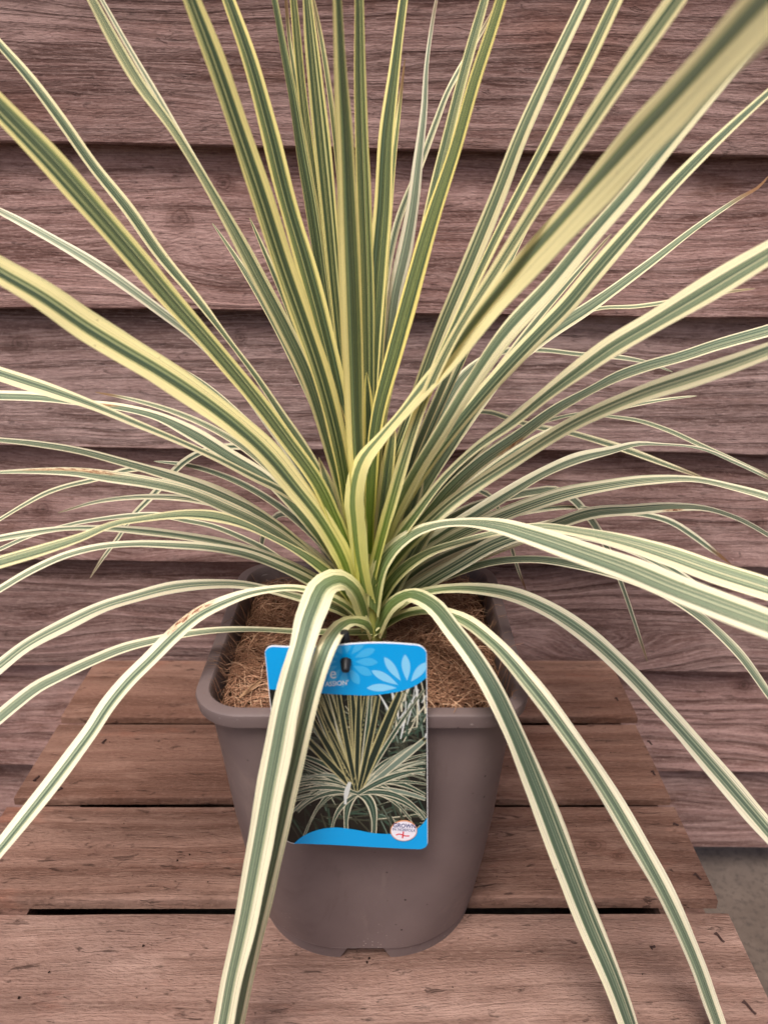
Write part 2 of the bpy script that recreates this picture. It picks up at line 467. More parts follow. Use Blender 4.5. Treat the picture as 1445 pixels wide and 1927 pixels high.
def rings_obj(name, prof, mat, parent, skip=None, caps=(False, False)):
    vv, ff = [], []
    for (z, h, r_) in prof:
        vv += [(x_, y_, z) for (x_, y_) in rrect(h, r_)]
    m = len(rrect(1, .1))
    for i in range(len(prof) - 1):
        for j in range(m):
            q = (i * m + j, i * m + (j + 1) % m, (i + 1) * m + (j + 1) % m, (i + 1) * m + j)
            if skip and skip(i, [vv[k] for k in q]):
                continue
            ff.append(q)
    if caps[0]: ff.append(tuple(range(m - 1, -1, -1)))
    if caps[1]: ff.append(tuple((len(prof) - 1) * m + j for j in range(m)))
    o = mesh_obj(name, vv, ff, mat, parent, smooth=True)
    o.matrix_parent_inverse = Matrix.Identity(4)
    md = o.modifiers.new('edge', 'EDGE_SPLIT'); md.split_angle = R(38)
    return o
body = [(0.0152, 0.080, 0.070), (0.0152, 0.1058, 0.085), (0.0162, 0.1072, 0.086), (0.03, 0.1081, 0.082), (0.09, 0.1117, 0.064), (0.15, 0.1150, 0.051), (0.21, 0.1176, 0.042), (0.279, 0.1222, 0.036)]
rings_obj('body', body, M_pot, pot)
rim = [(0.2765, 0.1215, 0.035), (0.2770, 0.1285, 0.039), (0.2780, 0.1295, 0.039), (0.2870, 0.1306, 0.039), (0.2890, 0.1301, 0.039), (RIMZ, 0.1284, 0.038),
       (RIMZ, 0.1208, 0.031), (0.2888, 0.1196, 0.030), (0.284, 0.1190, 0.030), (0.24, 0.1150, 0.040), (0.19, 0.1105, 0.047)]
rings_obj('rim', rim, M_pot, pot)
rings_obj('inner_floor', [(0.187, 0.1115, 0.050), (0.1895, 0.1115, 0.050)], M_pot, pot, caps=(True, True))
# foot ring, cut by a trapezoid notch on each side
def foot(angle_sides=4):
    prof_o = rrect(0.1048, 0.084, 40)
    segs = []
    vv, ff = [], []
    N = 400
    outl = rrect(0.1048, 0.084, 60)
    m = len(outl)
    H = 0.0149
    def notch_low(x_, y_):
        a_ = min(abs(x_), abs(y_))
        if a_ < 0.0150: return H
        if a_ < 0.0235: return H * (0.0235 - a_) / 0.0085
        return 0.0
    for (x_, y_) in outl:
        zl = notch_low(x_, y_)
        s_ = 0.955
        vv += [(x_ * 0.992, y_ * 0.992, zl), (x_, y_, H + 0.0003), (x_ * s_, y_ * s_, zl), (x_ * s_, y_ * s_, H + 0.0003)]
    for j in range(m):
        a0, b0 = j * 4, ((j + 1) % m) * 4
        ff.append((a0, b0, b0 + 1, a0 + 1)); ff.append((a0 + 2, a0 + 3, b0 + 3, b0 + 2)); ff.append((a0, a0 + 2, b0 + 2, b0)); ff.append((a0+1, b0+1, b0+3, a0+3))
    # more samples on straight sides near the notch come from rrect subdivisions
    o = mesh_obj('foot_ring', vv, ff, M_pot, pot)
    o.matrix_parent_inverse = Matrix.Identity(4)
_old = rrect
def rrect(half, rad, NP=20, _o=_old):
    return _o(half, rad, NP)
def dense(outl, step=0.0012):
    res = []
    for i, p in enumerate(outl):
        q = outl[(i + 1) % len(outl)]
        d_ = math.hypot(q[0] - p[0], q[1] - p[1])
        k = max(1, int(d_ / step))
        for s_ in range(k):
            f = s_ / k
            res.append((p[0] + (q[0] - p[0]) * f, p[1] + (q[1] - p[1]) * f))
    return res
_rr = rrect
def rrect(half, rad, NP=20):
    return dense(_rr(half, rad, NP)) if NP == 60 else _rr(half, rad, NP)
foot()
rings_obj('underside', [(0.0145, 0.099, 0.081), (0.0151, 0.099, 0.081)], M_pot, pot, caps=(True, True))

# ---------------------------------------------------------------- coir mulch
t = NT('coir')
gi = t.n('ShaderNodeNewGeometry')
ri = gi.outputs['Random Per Island']
cr = t.n('ShaderNodeValToRGB')
t.put(cr.inputs[0], ri)
el = cr.color_ramp.elements
el[0].position, el[0].color = 0.0, lin(104, 70, 52)
el[1].position, el[1].color = 1.0, lin(212, 174, 142)
e = el.new(0.35); e.color = lin(148, 106, 82)
e = el.new(0.75); e.color = lin(176, 134, 106)
t.bsdf(cr.outputs[0], 0.75, 0.2)
M_coir = t.m
t = NT('coir bed')
tc = t.n('ShaderNodeTexCoord')
nn = t.noise(tc.outputs['Object'], 260, 5, 0.7, 1.5)
t.bsdf(t.mix(t.smooth(nn, 0.35, 0.7), lin(54, 37, 28), lin(112, 82, 60)), 0.9, 0.1, t.bump(nn, 1.0, 0.004))
M_bed = t.m
rc = random.Random(21)
def mulch_z(x_, y_):
    b = 0.2735 + 0.007 * mnoise.noise(Vector((x_ * 14, y_ * 14, 1))) + 0.004 * mnoise.noise(Vector((x_ * 40, y_ * 40, 5)))
    edge = max(abs(x_), abs(y_))
    b -= max(0, edge - 0.100) * 0.5
    return b
vv, ff, fm = [], [], []
G = 44
for j in range(G + 1):
    for i in range(G + 1):
        x_, y_ = -0.1178 + 0.2356 * i / G, -0.1178 + 0.2356 * j / G
        # pull square corners in to the pot's rounded corners
        ax, ay = abs(x_), abs(y_)
        cc = 0.0875
        if ax > cc and ay > cc:
            d_ = math.hypot(ax - cc, ay - cc)
            mx = max(ax, ay) - cc
            s_ = mx / d_ if d_ > 0 else 1
            x_ = math.copysign(cc + (ax - cc) * s_, x_); y_ = math.copysign(cc + (ay - cc) * s_, y_)
        vv.append((x_, y_, mulch_z(x_, y_) - 0.003))
for j in range(G):
    for i in range(G):
        ff.append((j * (G + 1) + i, j * (G + 1) + i + 1, (j + 1) * (G + 1) + i + 1, (j + 1) * (G + 1) + i)); fm.append(0)
def fibre(p, ang, ln, rad, curl, rise, tipz=0.0, n_=5):
    base_i = len(vv)
    x_, y_ = p[0], p[1]
    pts = []
    for k in range(n_):
        f = k / (n_ - 1)
        z = mulch_z(x_, y_) + p[2] + rise * math.sin(f * math.pi) + tipz * f
        lim = 0.1165
        if max(abs(x_), abs(y_)) > lim:
            z = max(z, RIMZ + 0.0012)
        pts.append(Vector((x_, y_, z)))
        x_ += math.cos(ang) * ln / (n_ - 1); y_ += math.sin(ang) * ln / (n_ - 1)
        ang += curl
    for k, q in enumerate(pts):
        dr = (pts[min(k + 1, n_ - 1)] - pts[max(k - 1, 0)]).normalized()
        s_ = dr.cross(Vector((0, 0, 1))).normalized()
        u_ = s_.cross(dr)
        r_ = rad * (1 - 0.55 * k / (n_ - 1))
        for m_ in range(3):
            a_ = m_ * 2.094
            vv.append(tuple(q + s_ * math.cos(a_) * r_ + u_ * math.sin(a_) * r_))
    for k in range(n_ - 1):
        for m_ in range(3):
            a0, a1 = base_i + k * 3 + m_, base_i + k * 3 + (m_ + 1) % 3
            ff.append((a0, a1, a1 + 3, a0 + 3)); fm.append(1)
for k in range(8500):
    x_, y_ = rc.uniform(-0.114, 0.114), rc.uniform(-0.114, 0.114)
    ln = rc.uniform(0.012, 0.045)
    ang = rc.uniform(0, 6.283)
    ex, ey = x_ + math.cos(ang) * ln, y_ + math.sin(ang) * ln
    if max(abs(ex), abs(ey)) > 0.116 or (abs(ex) > .089 and abs(ey) > .089 and math.hypot(abs(ex) - .089, abs(ey) - .089) > .026) or (abs(x_) > .089 and abs(y_) > .089 and math.hypot(abs(x_) - .089, abs(y_) - .089) > .026):
        if k % 40:
            continue
        if max(abs(ex), abs(ey)) > 0.13:
            continue
    fibre((x_, y_, rc.uniform(-0.003, 0.0045)), ang, ln, rc.choice((0.00024, 0.0003, 0.00038, 0.0005)), rc.uniform(-0.3, 0.3), rc.uniform(0, 0.004), rc.choice((0, 0, 0, 0.005, 0.009)))
# a tuft over the left front edge, and a few wisps on the right
for k in range(60):
    fibre((-0.100 + rc.uniform(-0.004, 0.02), -0.045 + rc.uniform(-0.03, 0.02), rc.uniform(0.004, 0.012)), math.pi + rc.uniform(-0.7, 0.3), rc.uniform(0.015, 0.034), 0.0002, rc.uniform(-0.15, 0.15), 0.004, rc.uniform(0.0, 0.012))
for k in range(14):
    fibre((0.102, 0.03 + rc.uniform(-0.06, 0.05), 0.008), rc.uniform(-0.5, 0.5), rc.uniform(0.015, 0.03), 0.00018, rc.uniform(-0.2, 0.2), 0.003, 0.006)
mu = mesh_obj('coir_mulch', vv, ff, [M_bed, M_coir], loc=(PX, PY, 0), fm=fm)
tag(mu, 'loose brown coconut fibre mulch filling the top of the pot', 'mulch', kind='stuff')
# a dry twig lying on the mulch
M_twig = plain('dry twig', lin(150, 118, 90), 0.8, 0.15)
tv, tf = [], []
tw = [at(446, 1262, 0.505), at(460, 1245, 0.515), at(476, 1232, 0.522), at(490, 1218, 0.53)]
for k, q in enumerate(tw):
    z = mulch_z(q.x - PX, q.y - PY) + 0.0065
    r_ = (0.0008, 0.0021, 0.0026, 0.0015)[k]
    for m_ in range(6):
        a_ = m_ * math.pi / 3
        tv.append((q.x + math.cos(a_) * r_, q.y - math.cos(a_) * r_ * 0.7, z + math.sin(a_) * r_ * 0.7))
for k in range(3):
    for m_ in range(6):
        a0, a1 = k * 6 + m_, k * 6 + (m_ + 1) % 6
        tf.append((a0, a1, a1 + 6, a0 + 6))
tf += [(5, 4, 3, 2, 1, 0), tuple(range(18, 24))]
tag(mesh_obj('twig', tv, tf, M_twig, smooth=True), 'short pale dry twig lying on the brown mulch left of the blue label', 'twig')

# ---------------------------------------------------------------- the plant
t = NT('variegated leaf')
uvn = t.n('ShaderNodeUVMap'); uvn.uv_map = 'UVMap'
uv = t.sep(uvn.outputs[0])
u, v = uv[0], uv[1]
seed = t.attr('seed'); young = t.attr('young'); ml = t.attr('ml'); mr = t.attr('mr')
dry = t.attr('dry'); rv = t.attr('rv'); ru = t.attr('ru'); rl = t.attr('rl'); pale = t.attr('pale')
sd_ = t.math('MULTIPLY', seed, 97.0)
def across_noise(freq, vf, off, detail=2.0, rough=0.5):
    return t.noise(t.xyz(t.math('MULTIPLY', u, freq), t.math('MULTIPLY', v, vf), t.math('ADD', sd_, off)), 1.0, detail, rough)
wob = t.math('MULTIPLY', t.math('SUBTRACT', across_noise(2.0, 5.0, 3.0, 3), 0.5), 0.07)
uw = t.math('ADD', u, wob)
# signed distance to the inner green field (positive inside)
dl = t.math('SUBTRACT', uw, ml)
dr = t.math('SUBTRACT', t.math('SUBTRACT', 1.0, uw), mr)
din = t.math('MINIMUM', dl, dr)
green = t.smooth(din, -0.006, 0.010)
st1 = across_noise(16.0, 0.30, 11.0, 1.0)
st2 = across_noise(40.0, 0.45, 21.0, 1.0)
st3 = across_noise(130.0, 1.0, 31.0, 1.0)
GO, GY = lin(120, 136, 112), lin(82, 100, 66)          # old grey-green, young deep green
GOd, GYd = lin(80, 97, 80), lin(54, 68, 44)
LO, LY = lin(186, 194, 158), lin(172, 178, 92)         # light stripes
g = t.mix(t.smooth(st1, 0.40, 0.56), t.mix(young, GOd, GYd), t.mix(young, GO, GY))
g = t.mix(t.math('MULTIPLY', t.smooth(st2, 0.46, 0.36), 0.55), g, t.mix(young, lin(76, 92, 76), lin(46, 58, 38)))
g = t.mix(t.math('MULTIPLY', t.smooth(st2, 0.56, 0.63), 0.80), g, t.mix(young, LO, LY))
g = t.mix(t.math('MULTIPLY', t.smooth(st1, 0.615, 0.645), 0.9), g, t.mix(young, lin(222, 216, 180), lin(210, 204, 124)))
g = t.mix(t.math('MULTIPLY', t.smooth(din, 0.04, 0.0), 0.5), g, t.mix(young, lin(160, 172, 120), lin(156, 168, 62)))
CO, CY = lin(250, 242, 212), lin(250, 232, 128)
crm = t.mix(young, CO, CY)
crm = t.mix(t.math('MULTIPLY', t.smooth(across_noise(26.0, 0.4, 41.0, 1.5), 0.54, 0.66), 0.42), crm, t.mix(young, lin(212, 206, 156), lin(205, 196, 104)))
crm = t.mix(t.math('MULTIPLY', t.smooth(across_noise(44.0, 0.3, 51.0, 1.0), 0.635, 0.66), 0.85), crm, t.mix(young, lin(140, 152, 116), lin(112, 124, 66)))
col = t.mix(green, crm, g)
# lime towards the heart of the plant
lime = t.math('MULTIPLY', t.smooth(v, 0.26, 0.03), t.math('ADD', 0.38, t.math('MULTIPLY', young, 0.5)))
col = t.mix(lime, col, t.mix(green, lin(220, 222, 96), lin(132, 160, 32)))
col = t.mix(t.math('MULTIPLY', st3, 0.16), col, t.mix(green, lin(205, 192, 150), lin(60, 75, 55)))
col = t.mix(pale, col, t.mix(green, lin(230, 224, 200), lin(158, 168, 146)))
# small blemishes
sp = t.voronoi(t.xyz(t.math('MULTIPLY', u, 9.0), t.math('MULTIPLY', v, 160.0), sd_), 0.4)
blem = t.math('MULTIPLY', t.smooth(sp[0], 0.10, 0.04), t.smooth(t.noise(t.xyz(u, t.math('MULTIPLY', v, 9), sd_), 3, 2, 0.5), 0.58, 0.64))
col = t.mix(t.math('MULTIPLY', blem, 0.6), col, lin(105, 80, 40))
# rust scars
rn = t.noise(t.xyz(t.math('MULTIPLY', u, 5), t.math('MULTIPLY', v, 40), sd_), 2.0, 6, 0.75)
rmask = t.math('MULTIPLY', t.smooth(t.math('ABSOLUTE', t.math('SUBTRACT', v, rv)), rl, t.math('MULTIPLY', rl, 0.4)), t.smooth(t.math('ABSOLUTE', t.math('SUBTRACT', u, ru)), 0.20, 0.06))
col = t.mix(t.math('MULTIPLY', rmask, 0.55), col, lin(222, 170, 120))
col = t.mix(t.math('MULTIPLY', rmask, t.smooth(rn, 0.47, 0.56)), col, lin(128, 62, 30))
# dry tips
tipm = t.math('MULTIPLY', dry, t.smooth(t.math('ADD', v, t.math('MULTIPLY', t.math('SUBTRACT', rn, 0.5), 0.06)), 0.88, 0.96))
col = t.mix(tipm, col, lin(128, 92, 62))
vein = t.math('ADD', t.math('MULTIPLY', st3, 0.6), t.math('MULTIPLY', st2, 0.5))
nrm = t.bump(vein, 0.35, 0.0006)
pb = t.bsdf(col, t.math('ADD', 0.42, t.math('MULTIPLY', st3, 0.12)), 0.38, nrm, link=False)
tr = t.n('ShaderNodeBsdfTranslucent')
t.put(tr.inputs[0], t.mix(t.math('MULTIPLY', green, 0.25), col, lin(190, 205, 80)))
mx = t.n('ShaderNodeMixShader')
t.put(mx.inputs[0], t.math('ADD', t.attr('glow'), t.math('SUBTRACT', 0.17, t.math('MULTIPLY', green, 0.07))))
t.t.links.new(pb, mx.inputs[1]); t.t.links.new(tr.outputs[0], mx.inputs[2])
t.t.links.new(mx.outputs[0], t.out.inputs[0])
M_leaf = t.m

HEART = at(700, 1188, 0.60)
plant = empty('variegated_plant', (HEART.x, HEART.y, 0.262))
tag(plant, 'spiky variegated plant with long cream edged green leaves growing from the pot', 'plant')

def cubic(ts, vals, x):
    """Catmull-Rom through (ts, vals)"""
    n_ = len(ts)
    i = 0
    while i < n_ - 2 and x > ts[i + 1]:
        i += 1
    h = ts[i + 1] - ts[i]
    f = (x - ts[i]) / h
    def slope(k):
        if k == 0: return (vals[1] - vals[0]) / (ts[1] - ts[0])
        if k == n_ - 1: return (vals[-1] - vals[-2]) / (ts[-1] - ts[-2])
        a_ = (vals[k] - vals[k - 1]) / (ts[k] - ts[k - 1]); b_ = (vals[k + 1] - vals[k]) / (ts[k + 1] - ts[k])
        ha, hb = ts[k] - ts[k - 1], ts[k + 1] - ts[k]
        return (a_ * hb + b_ * ha) / (ha + hb)
    m0, m1 = slope(i) * h, slope(i + 1) * h
    f2, f3 = f * f, f * f * f
    return (2 * f3 - 3 * f2 + 1) * vals[i] + (f3 - 2 * f2 + f) * m0 + (-2 * f3 + 3 * f2) * vals[i + 1] + (f3 - f2) * m1

LEAF_N = [0]
def leaf(pts, yend, wk=0.89, young=0.3, y0=None, tip=False, ml=None, mr=None, rust=None, pale=0.0, dry=0.0, W=0.029, pw=1.0, fold=0.06, sgn='up', wr=1.7, glow=0.0):
    LEAF_N[0] += 1
    rr = random.Random(LEAF_N[0] * 13 + 5)
    if y0 is None:
        y0 = 0.60 + max(-0.03, min(0.03, (yend - 0.60) * 0.12))
    xs = [p[0] for p in pts]; ys = [p[1] for p in pts]; ws = [p[2] for p in pts]
    s = [0.0]
    for k in range(1, len(pts)):
        s.append(s[-1] + math.hypot(xs[k] - xs[k - 1], ys[k] - ys[k - 1]))
    tot = s[-1]
    Y = []
    ks = [k for k, p in enumerate(pts) if len(p) > 3]
    kt = [0.0] + [s[k] for k in ks if k > 0 and k < len(pts) - 1] + [tot]
    kv = [y0] + [pts[k][3] for k in ks if k > 0 and k < len(pts) - 1] + [yend]
    N = max(28, int(tot / 16))
    rows_ = []
    for i in range(N + 1):
        q = tot * i / N
        X, Z, wv = cubic(s, xs, q), cubic(s, ys, q), max(1.5, cubic(s, ws, q) * wk)
        if len(kt) > 2:
            yy = cubic(kt, kv, q)
        else:
            yy = y0 + (yend - y0) * (q / tot) ** pw
        P = at(X, Z, yy)
        zc = (P - CAM).dot(FW)
        rows_.append([P, wv * zc / FPX])
    if not tip:                     # beyond the picture the blade runs out into its point
        dv = (rows_[-1][0] - rows_[-3][0]).normalized()
        P, nd = rows_[-1][0].copy(), rows_[-1][1]
        for k in range(1, 11):
            dv = (dv + Vector((0, 0, -0.035))).normalized()
            if P.z < 0.035 and dv.z < 0.05:
                dv = Vector((dv.x, dv.y, 0.05)).normalized()
            P = P + dv * 0.011
            rows_.append([P.copy(), nd * (1 - 0.085 * k)])
    n_ = len(rows_)
    T = [(rows_[min(i + 1, n_ - 1)][0] - rows_[max(i - 1, 0)][0]).normalized() for i in range(n_)]
    cum = [0.0]
    for i in range(1, n_):
        cum.append(cum[-1] + (rows_[i][0] - rows_[i - 1][0]).length)
    # real width: a strap leaf, never narrower than it is seen
    Ws = []
    for i in range(n_):
        f = cum[i] / cum[-1]
        prof = W * (0.70 + 0.30 * min(1, f / 0.35)) * (1 - max(0, f - 0.6) * (0.5 if not tip else 1.0))
        need = rows_[i][1]
        Ws.append(max(need * 1.01, min(prof, need * wr)))
    Ws = [sum(Ws[max(0, i - 2):i + 3]) / len(Ws[max(0, i - 2):i + 3]) for i in range(n_)]
    for i in range(n_):
        Ws[i] = min(Ws[i], 0.0006 + (cum[-1] - cum[i]) * 0.42)
    fr = []
    best = None
    for sg in (1, -1):
        score, out = 0, []
        for i in range(n_):
            V = (CAM - rows_[i][0]).normalized()
            E1 = V.cross(T[i])
            if E1.length < 1e-4: E1 = Vector((1, 0, 0))
            E1.normalize()
            E2 = T[i].cross(E1)
            ca = max(0.05, min(1.0, rows_[i][1] / Ws[i]))
            al = math.acos(ca) * sg
            wv = E1 * math.cos(al) + E2 * math.sin(al)
            N0 = Vector((0, 0, 1)).cross(T[i])
            if sgn == 'up':         # the side that shows is turned to the sky
                nc = T[i].cross(wv)
                score += nc.z * (1 if nc.dot(V) > 0 else -1)
            elif N0.length > 0.05:
                score += abs(wv.dot(N0.normalized()))
            out.append(wv)
        if sgn == sg: score += 1e6
        if best is None or score > best[0]:
            best = (score, out)
    wvec = best[1]
    # which side is the upper, channelled one
    nsum = 0
    ax = Vector((HEART.x, HEART.y, 0))
    for i in range(n_):
        nv = T[i].cross(wvec[i])
        inw = ax - Vector((rows_[i][0].x, rows_[i][0].y, 0))
        nsum += nv.z + (nv.dot(inw.normalized()) if inw.length > 0.01 else 0)
    up = 1 if nsum > 0 else -1
    M = 17
    vv, ff, uvs = [], [], []
    ph = rr.random() * 40
    th = 0.00035
    org = rows_[0][0]
    for i in range(n_):
        P = rows_[i][0] - org
        nv = T[i].cross(wvec[i]) * up
        f = cum[i] / cum[-1]
        w2 = Ws[i] * 0.5
        fo = fold * (1.7 if f < 0.12 else 1.0)
        top, bot = [], []
        for j in range(M):
            c = -1 + 2 * j / (M - 1)
            edge = mnoise.noise(Vector((cum[i] * 26, ph, 7 * (1 if c > 0 else -1)))) * 0.05 * abs(c) ** 3
            rip = mnoise.noise(Vector((cum[i] * 15, ph + 9, 5 * (1 if c > 0 else -1)))) * 0.14 * abs(c) ** 2
            h = (abs(c) ** 1.4) * fo * 2 * w2 + rip * w2 - 0.25 * fo * w2 + 0.00055 * math.cos(c * 15 + ph) * min(1, w2 / 0.012)
            q = P + wvec[i] * (c * w2 * (1 + edge)) + nv * h
            top.append(q)
        for j, q in enumerate(top):
            vv.append(tuple(q)); uvs.append((j / (M - 1), f))
    m2 = M
    for i in range(n_ - 1):
        for j in range(m2 - 1):
            a0, a1 = i * m2 + j, i * m2 + j + 1
            ff.append((a0, a0 + m2, a1 + m2, a1) if up > 0 else (a0, a1, a1 + m2, a0 + m2))
    o = mesh_obj('leaf', vv, ff, M_leaf, plant, smooth=True, uvs=uvs)
    o.matrix_parent_inverse = Matrix.Identity(4)
    o.location = org - plant.location
    o['seed'] = rr.random(); o['young'] = float(young)
    o['mr'] = float(ml if ml is not None else rr.uniform(0.12, 0.30))     # u runs from the right edge of the leaf to its left edge
    o['ml'] = float(mr if mr is not None else rr.uniform(0.12, 0.30))
    o['glow'] = float(glow)
    if tip and dry == 0:
        dry = rr.choice((0.0, 0.5, 0.9))
    o['pale'] = float(pale); o['dry'] = float(dry)
    r_ = rust or (-5.0, 0.5, 0.01)
    o['rv'], o['ru'], o['rl'] = [float(q) for q in r_]
    return o

# ---- leaves hanging over the front
leaf([(692,1178,26,.585),(683,1140,34,.575),(668,1108,38,.56),(640,1090,46,.545),(612,1100,56,.525),(588,1145,62,.488),(566,1215,57,.452),(540,1310,58,.436),(512,1450,58,.424),(484,1600,55,.412),(457,1740,50,.40),(433,1850,46,.392),(419,1927,44,.386),(398,2030,40,.38)],
     0.38, young=0.05, y0=0.585, ml=0.30, mr=0.28, W=0.028, fold=0.06)
leaf([(702,1190,24,.588),(694,1176,30,.575),(676,1168,24,.56),(652,1170,26,.53),(630,1188,32,.490),(617,1208,38,.453),(604,1238,40,.445),(592,1275,40,.443),(572,1350,41,.440),(548,1450,40,.436),(519,1580,40,.428),(489,1710,38,.420),(463,1830,34,.412),(443,1927,32,.405),(425,2020,28,.40)],
     0.40, young=0.05, y0=0.588, ml=0.24, mr=0.30, W=0.026, fold=0.08)
leaf([(706,1186,24,.588),(718,1156,30,.575),(742,1128,28,.56),(772,1116,30,.545),(808,1130,36,.520),(858,1185,40,.492),(918,1270,43,.462),(968,1370,48,.450),(1010,1470,52,.445),(1060,1600,54,.439),(1110,1730,52,.432),(1160,1850,46,.422),(1195,1950,38,.415),(1222,2040,28,.41)],
     0.41, young=0.0, y0=0.588, ml=0.20, mr=0.20, W=0.027, fold=0.10)
leaf([(708,1188,22,.59),(735,1170,24,.58),(768,1155,20,.57),(812,1150,20,.555),(866,1165,28,.535),(925,1208,34,.508),(998,1290,42,.478),(1068,1382,40,.463),(1144,1496,42,.455),(1200,1592,42,.445),(1250,1684,40,.437),(1306,1807,37,.43),(1341,1903,33,.425),(1372,1990,26,.42)],
     0.42, young=0.0, y0=0.59, ml=0.30, mr=0.20, W=0.027)
# ---- right side, low to high
leaf([(708,1176,24),(745,1142,26),(788,1119,18),(840,1109,18),(905,1110,24),(965,1121,30),(1025,1146,34),(1100,1194,36),(1180,1266,35),(1250,1342,35),(1330,1432,38),(1400,1513,40),(1450,1572,40),(1520,1660,34)], 0.50, young=0.0, ml=0.24, mr=0.28)
leaf([(712,1160,22),(785,1112,20),(850,1081,18),(928,1058,17),(1007,1053,17),(1091,1065,20),(1180,1088,22),(1250,1116,22),(1313,1158,20),(1388,1229,20),(1442,1302,17),(1500,1385,10)], 0.66, young=0.0, tip=True)
leaf([(704,1150,30,.58),(708,1108,38,.575),(720,1066,40,.57),(742,1034,32,.565),(780,1004,24,.56),(825,988,18,.55),(875,984,20,.54),(932,990,32,.52),(1000,1010,42,.50),(1091,1041,50,.475),(1175,1072,58,.45),(1258,1107,60,.425),(1342,1139,63,.405),(1445,1177,64,.38),(1560,1220,60,.35)],
     0.35, y0=0.58, young=0.05, ml=0.20, mr=0.26, W=0.030)
leaf([(712,1140,24),(748,1086,24),(800,1045,18),(870,1020,14),(940,1002,12),(1003,992,14),(1091,1003,20),(1175,1022,30),(1258,1048,42),(1342,1078,48),(1445,1111,46),(1540,1142,40)], 0.44, y0=0.59, young=0.15, ml=0.08, mr=0.32)
leaf([(712,1150,26),(770,1112,28),(845,1068,32),(945,1026,32),(1041,991,27),(1112,968,28),(1196,960,26),(1258,955,20),(1334,959,13),(1384,975,11),(1445,1008,10),(1500,1045,5)], 0.72, young=0.0, tip=True, rust=(0.64,0.2,0.03))
leaf([(710,1130,26),(770,1070,28),(850,1014,30),(932,977,32),(1007,948,32),(1074,927,31),(1141,914,27),(1217,904,22),(1300,902,14),(1384,919,15),(1445,936,17),(1540,975,12)], 0.70, young=0.05)
leaf([(710,1115,24),(770,1050,26),(840,1000,26),(903,962,27),(965,924,26),(1028,888,22),(1091,862,22),(1150,848,16),(1204,835,10),(1237,836,6),(1321,845,6),(1384,871,8),(1445,900,7),(1490,925,3)], 0.76, young=0.0, tip=True)
leaf([(706,1110,28),(740,1060,30),(785,1010,30),(840,957,30),(966,870,31),(1091,794,32),(1154,765,36),(1217,740,38),(1300,713,40),(1384,685,40),(1445,662,38),(1560,618,32)], 0.50, young=0.15, ml=0.20, mr=0.34)
leaf([(708,1100,28),(750,1040,30),(800,980,30),(850,920,30),(903,872,28),(966,828,27),(1049,769,22),(1112,735,18),(1166,708,24),(1217,690,25),(1279,673,25),(1342,652,26),(1445,623,26),(1550,590,22)], 0.66, young=0.1, rust=(0.30,0.15,0.03))
leaf([(704,1090,28),(735,1036,28),(785,965,22),(840,895,17),(894,845,18),(966,794,24),(1028,744,32),(1091,697,42),(1154,652,46),(1217,615,48),(1306,562,56),(1400,505,54),(1445,478,50),(1560,408,42)], 0.47, young=0.2, ml=0.26, mr=0.20)
leaf([(702,1070,26),(738,990,28),(785,905,30),(840,828,31),(894,761,34),(953,694,36),(1007,637,38),(1068,575,40),(1119,514,38),(1169,456,36),(1270,345,30),(1372,243,22),(1445,176,17),(1540,90,8)], 0.58, young=0.3, ml=0.20, mr=0.30)
leaf([(706,1080,22),(760,985,24),(830,868,26),(900,760,28),(955,692,30),(1018,638,30),(1119,571,24),(1220,497,18),(1321,420,12),(1387,375,8),(1432,347,5),(1446,330,3)], 0.78, young=0.15, tip=True, dry=1.0)
leaf([(706,1080,16),(770,950,16),(850,800,18),(960,680,16),(1050,610,12),(1124,581,9),(1195,577,9),(1260,568,9),(1371,549,7),(1420,543,3)], 0.88, young=0.2, tip=True, dry=0.6)
leaf([(706,1080,16),(770,920,20),(830,775,22),(880,700,20),(940,664,14),(1012,659,10),(1091,667,9),(1175,674,9),(1220,683,7),(1265,700,3)], 0.90, young=0.1, tip=True)
leaf([(706,1080,16),(765,940,18),(830,825,18),(870,784,14),(894,776,10),(924,777,11),(957,788,12),(1007,803,12),(1074,815,13),(1133,832,14),(1196,853,14),(1258,876,11),(1325,900,4)], 0.92, young=0.2, tip=True, dry=0.5)
leaf([(706,1090,16),(820,950,18),(930,842,16),(1000,801,10),(1049,787,8),(1090,779,7),(1154,785,8),(1196,791,9),(1258,811,10),(1321,840,10),(1363,859,10),(1405,878,8),(1450,899,6),(1480,915,2)], 0.90, young=0.1, tip=True)
leaf([(706,1110,18),(800,1012,22),(880,960,20),(957,936,17),(1007,926,17),(1045,923,16),(1075,938,16),(1100,965,16),(1125,1000,15),(1145,1040,12),(1170,1103,9),(1187,1153,8),(1208,1216,6),(1218,1246,2)], 0.86, young=0.0, tip=True, dry=0.7)
leaf([(704,1090,16),(780,970,18),(845,922,14),(894,922,12),(924,936,12),(938,960,11),(953,998,10),(966,1044,9),(978,1082,7),(990,1112,2)], 0.82, young=0.1, tip=True, dry=1.0)
leaf([(708,1140,18),(830,1052,18),(930,1012,14),(1020,987,11),(1074,976,10),(1150,966,11),(1225,971,12),(1258,981,13),(1300,1006,13),(1334,1031,11),(1375,1062,3)], 0.84, young=0.0, tip=True, dry=1.0)
leaf([(712,1160,26),(790,1105,28),(860,1063,30),(930,1024,30),(1000,1002,26),(1090,1005,24),(1180,1030,22),(1290,1090,16),(1360,1140,6)], 0.64, young=0.0, tip=True)
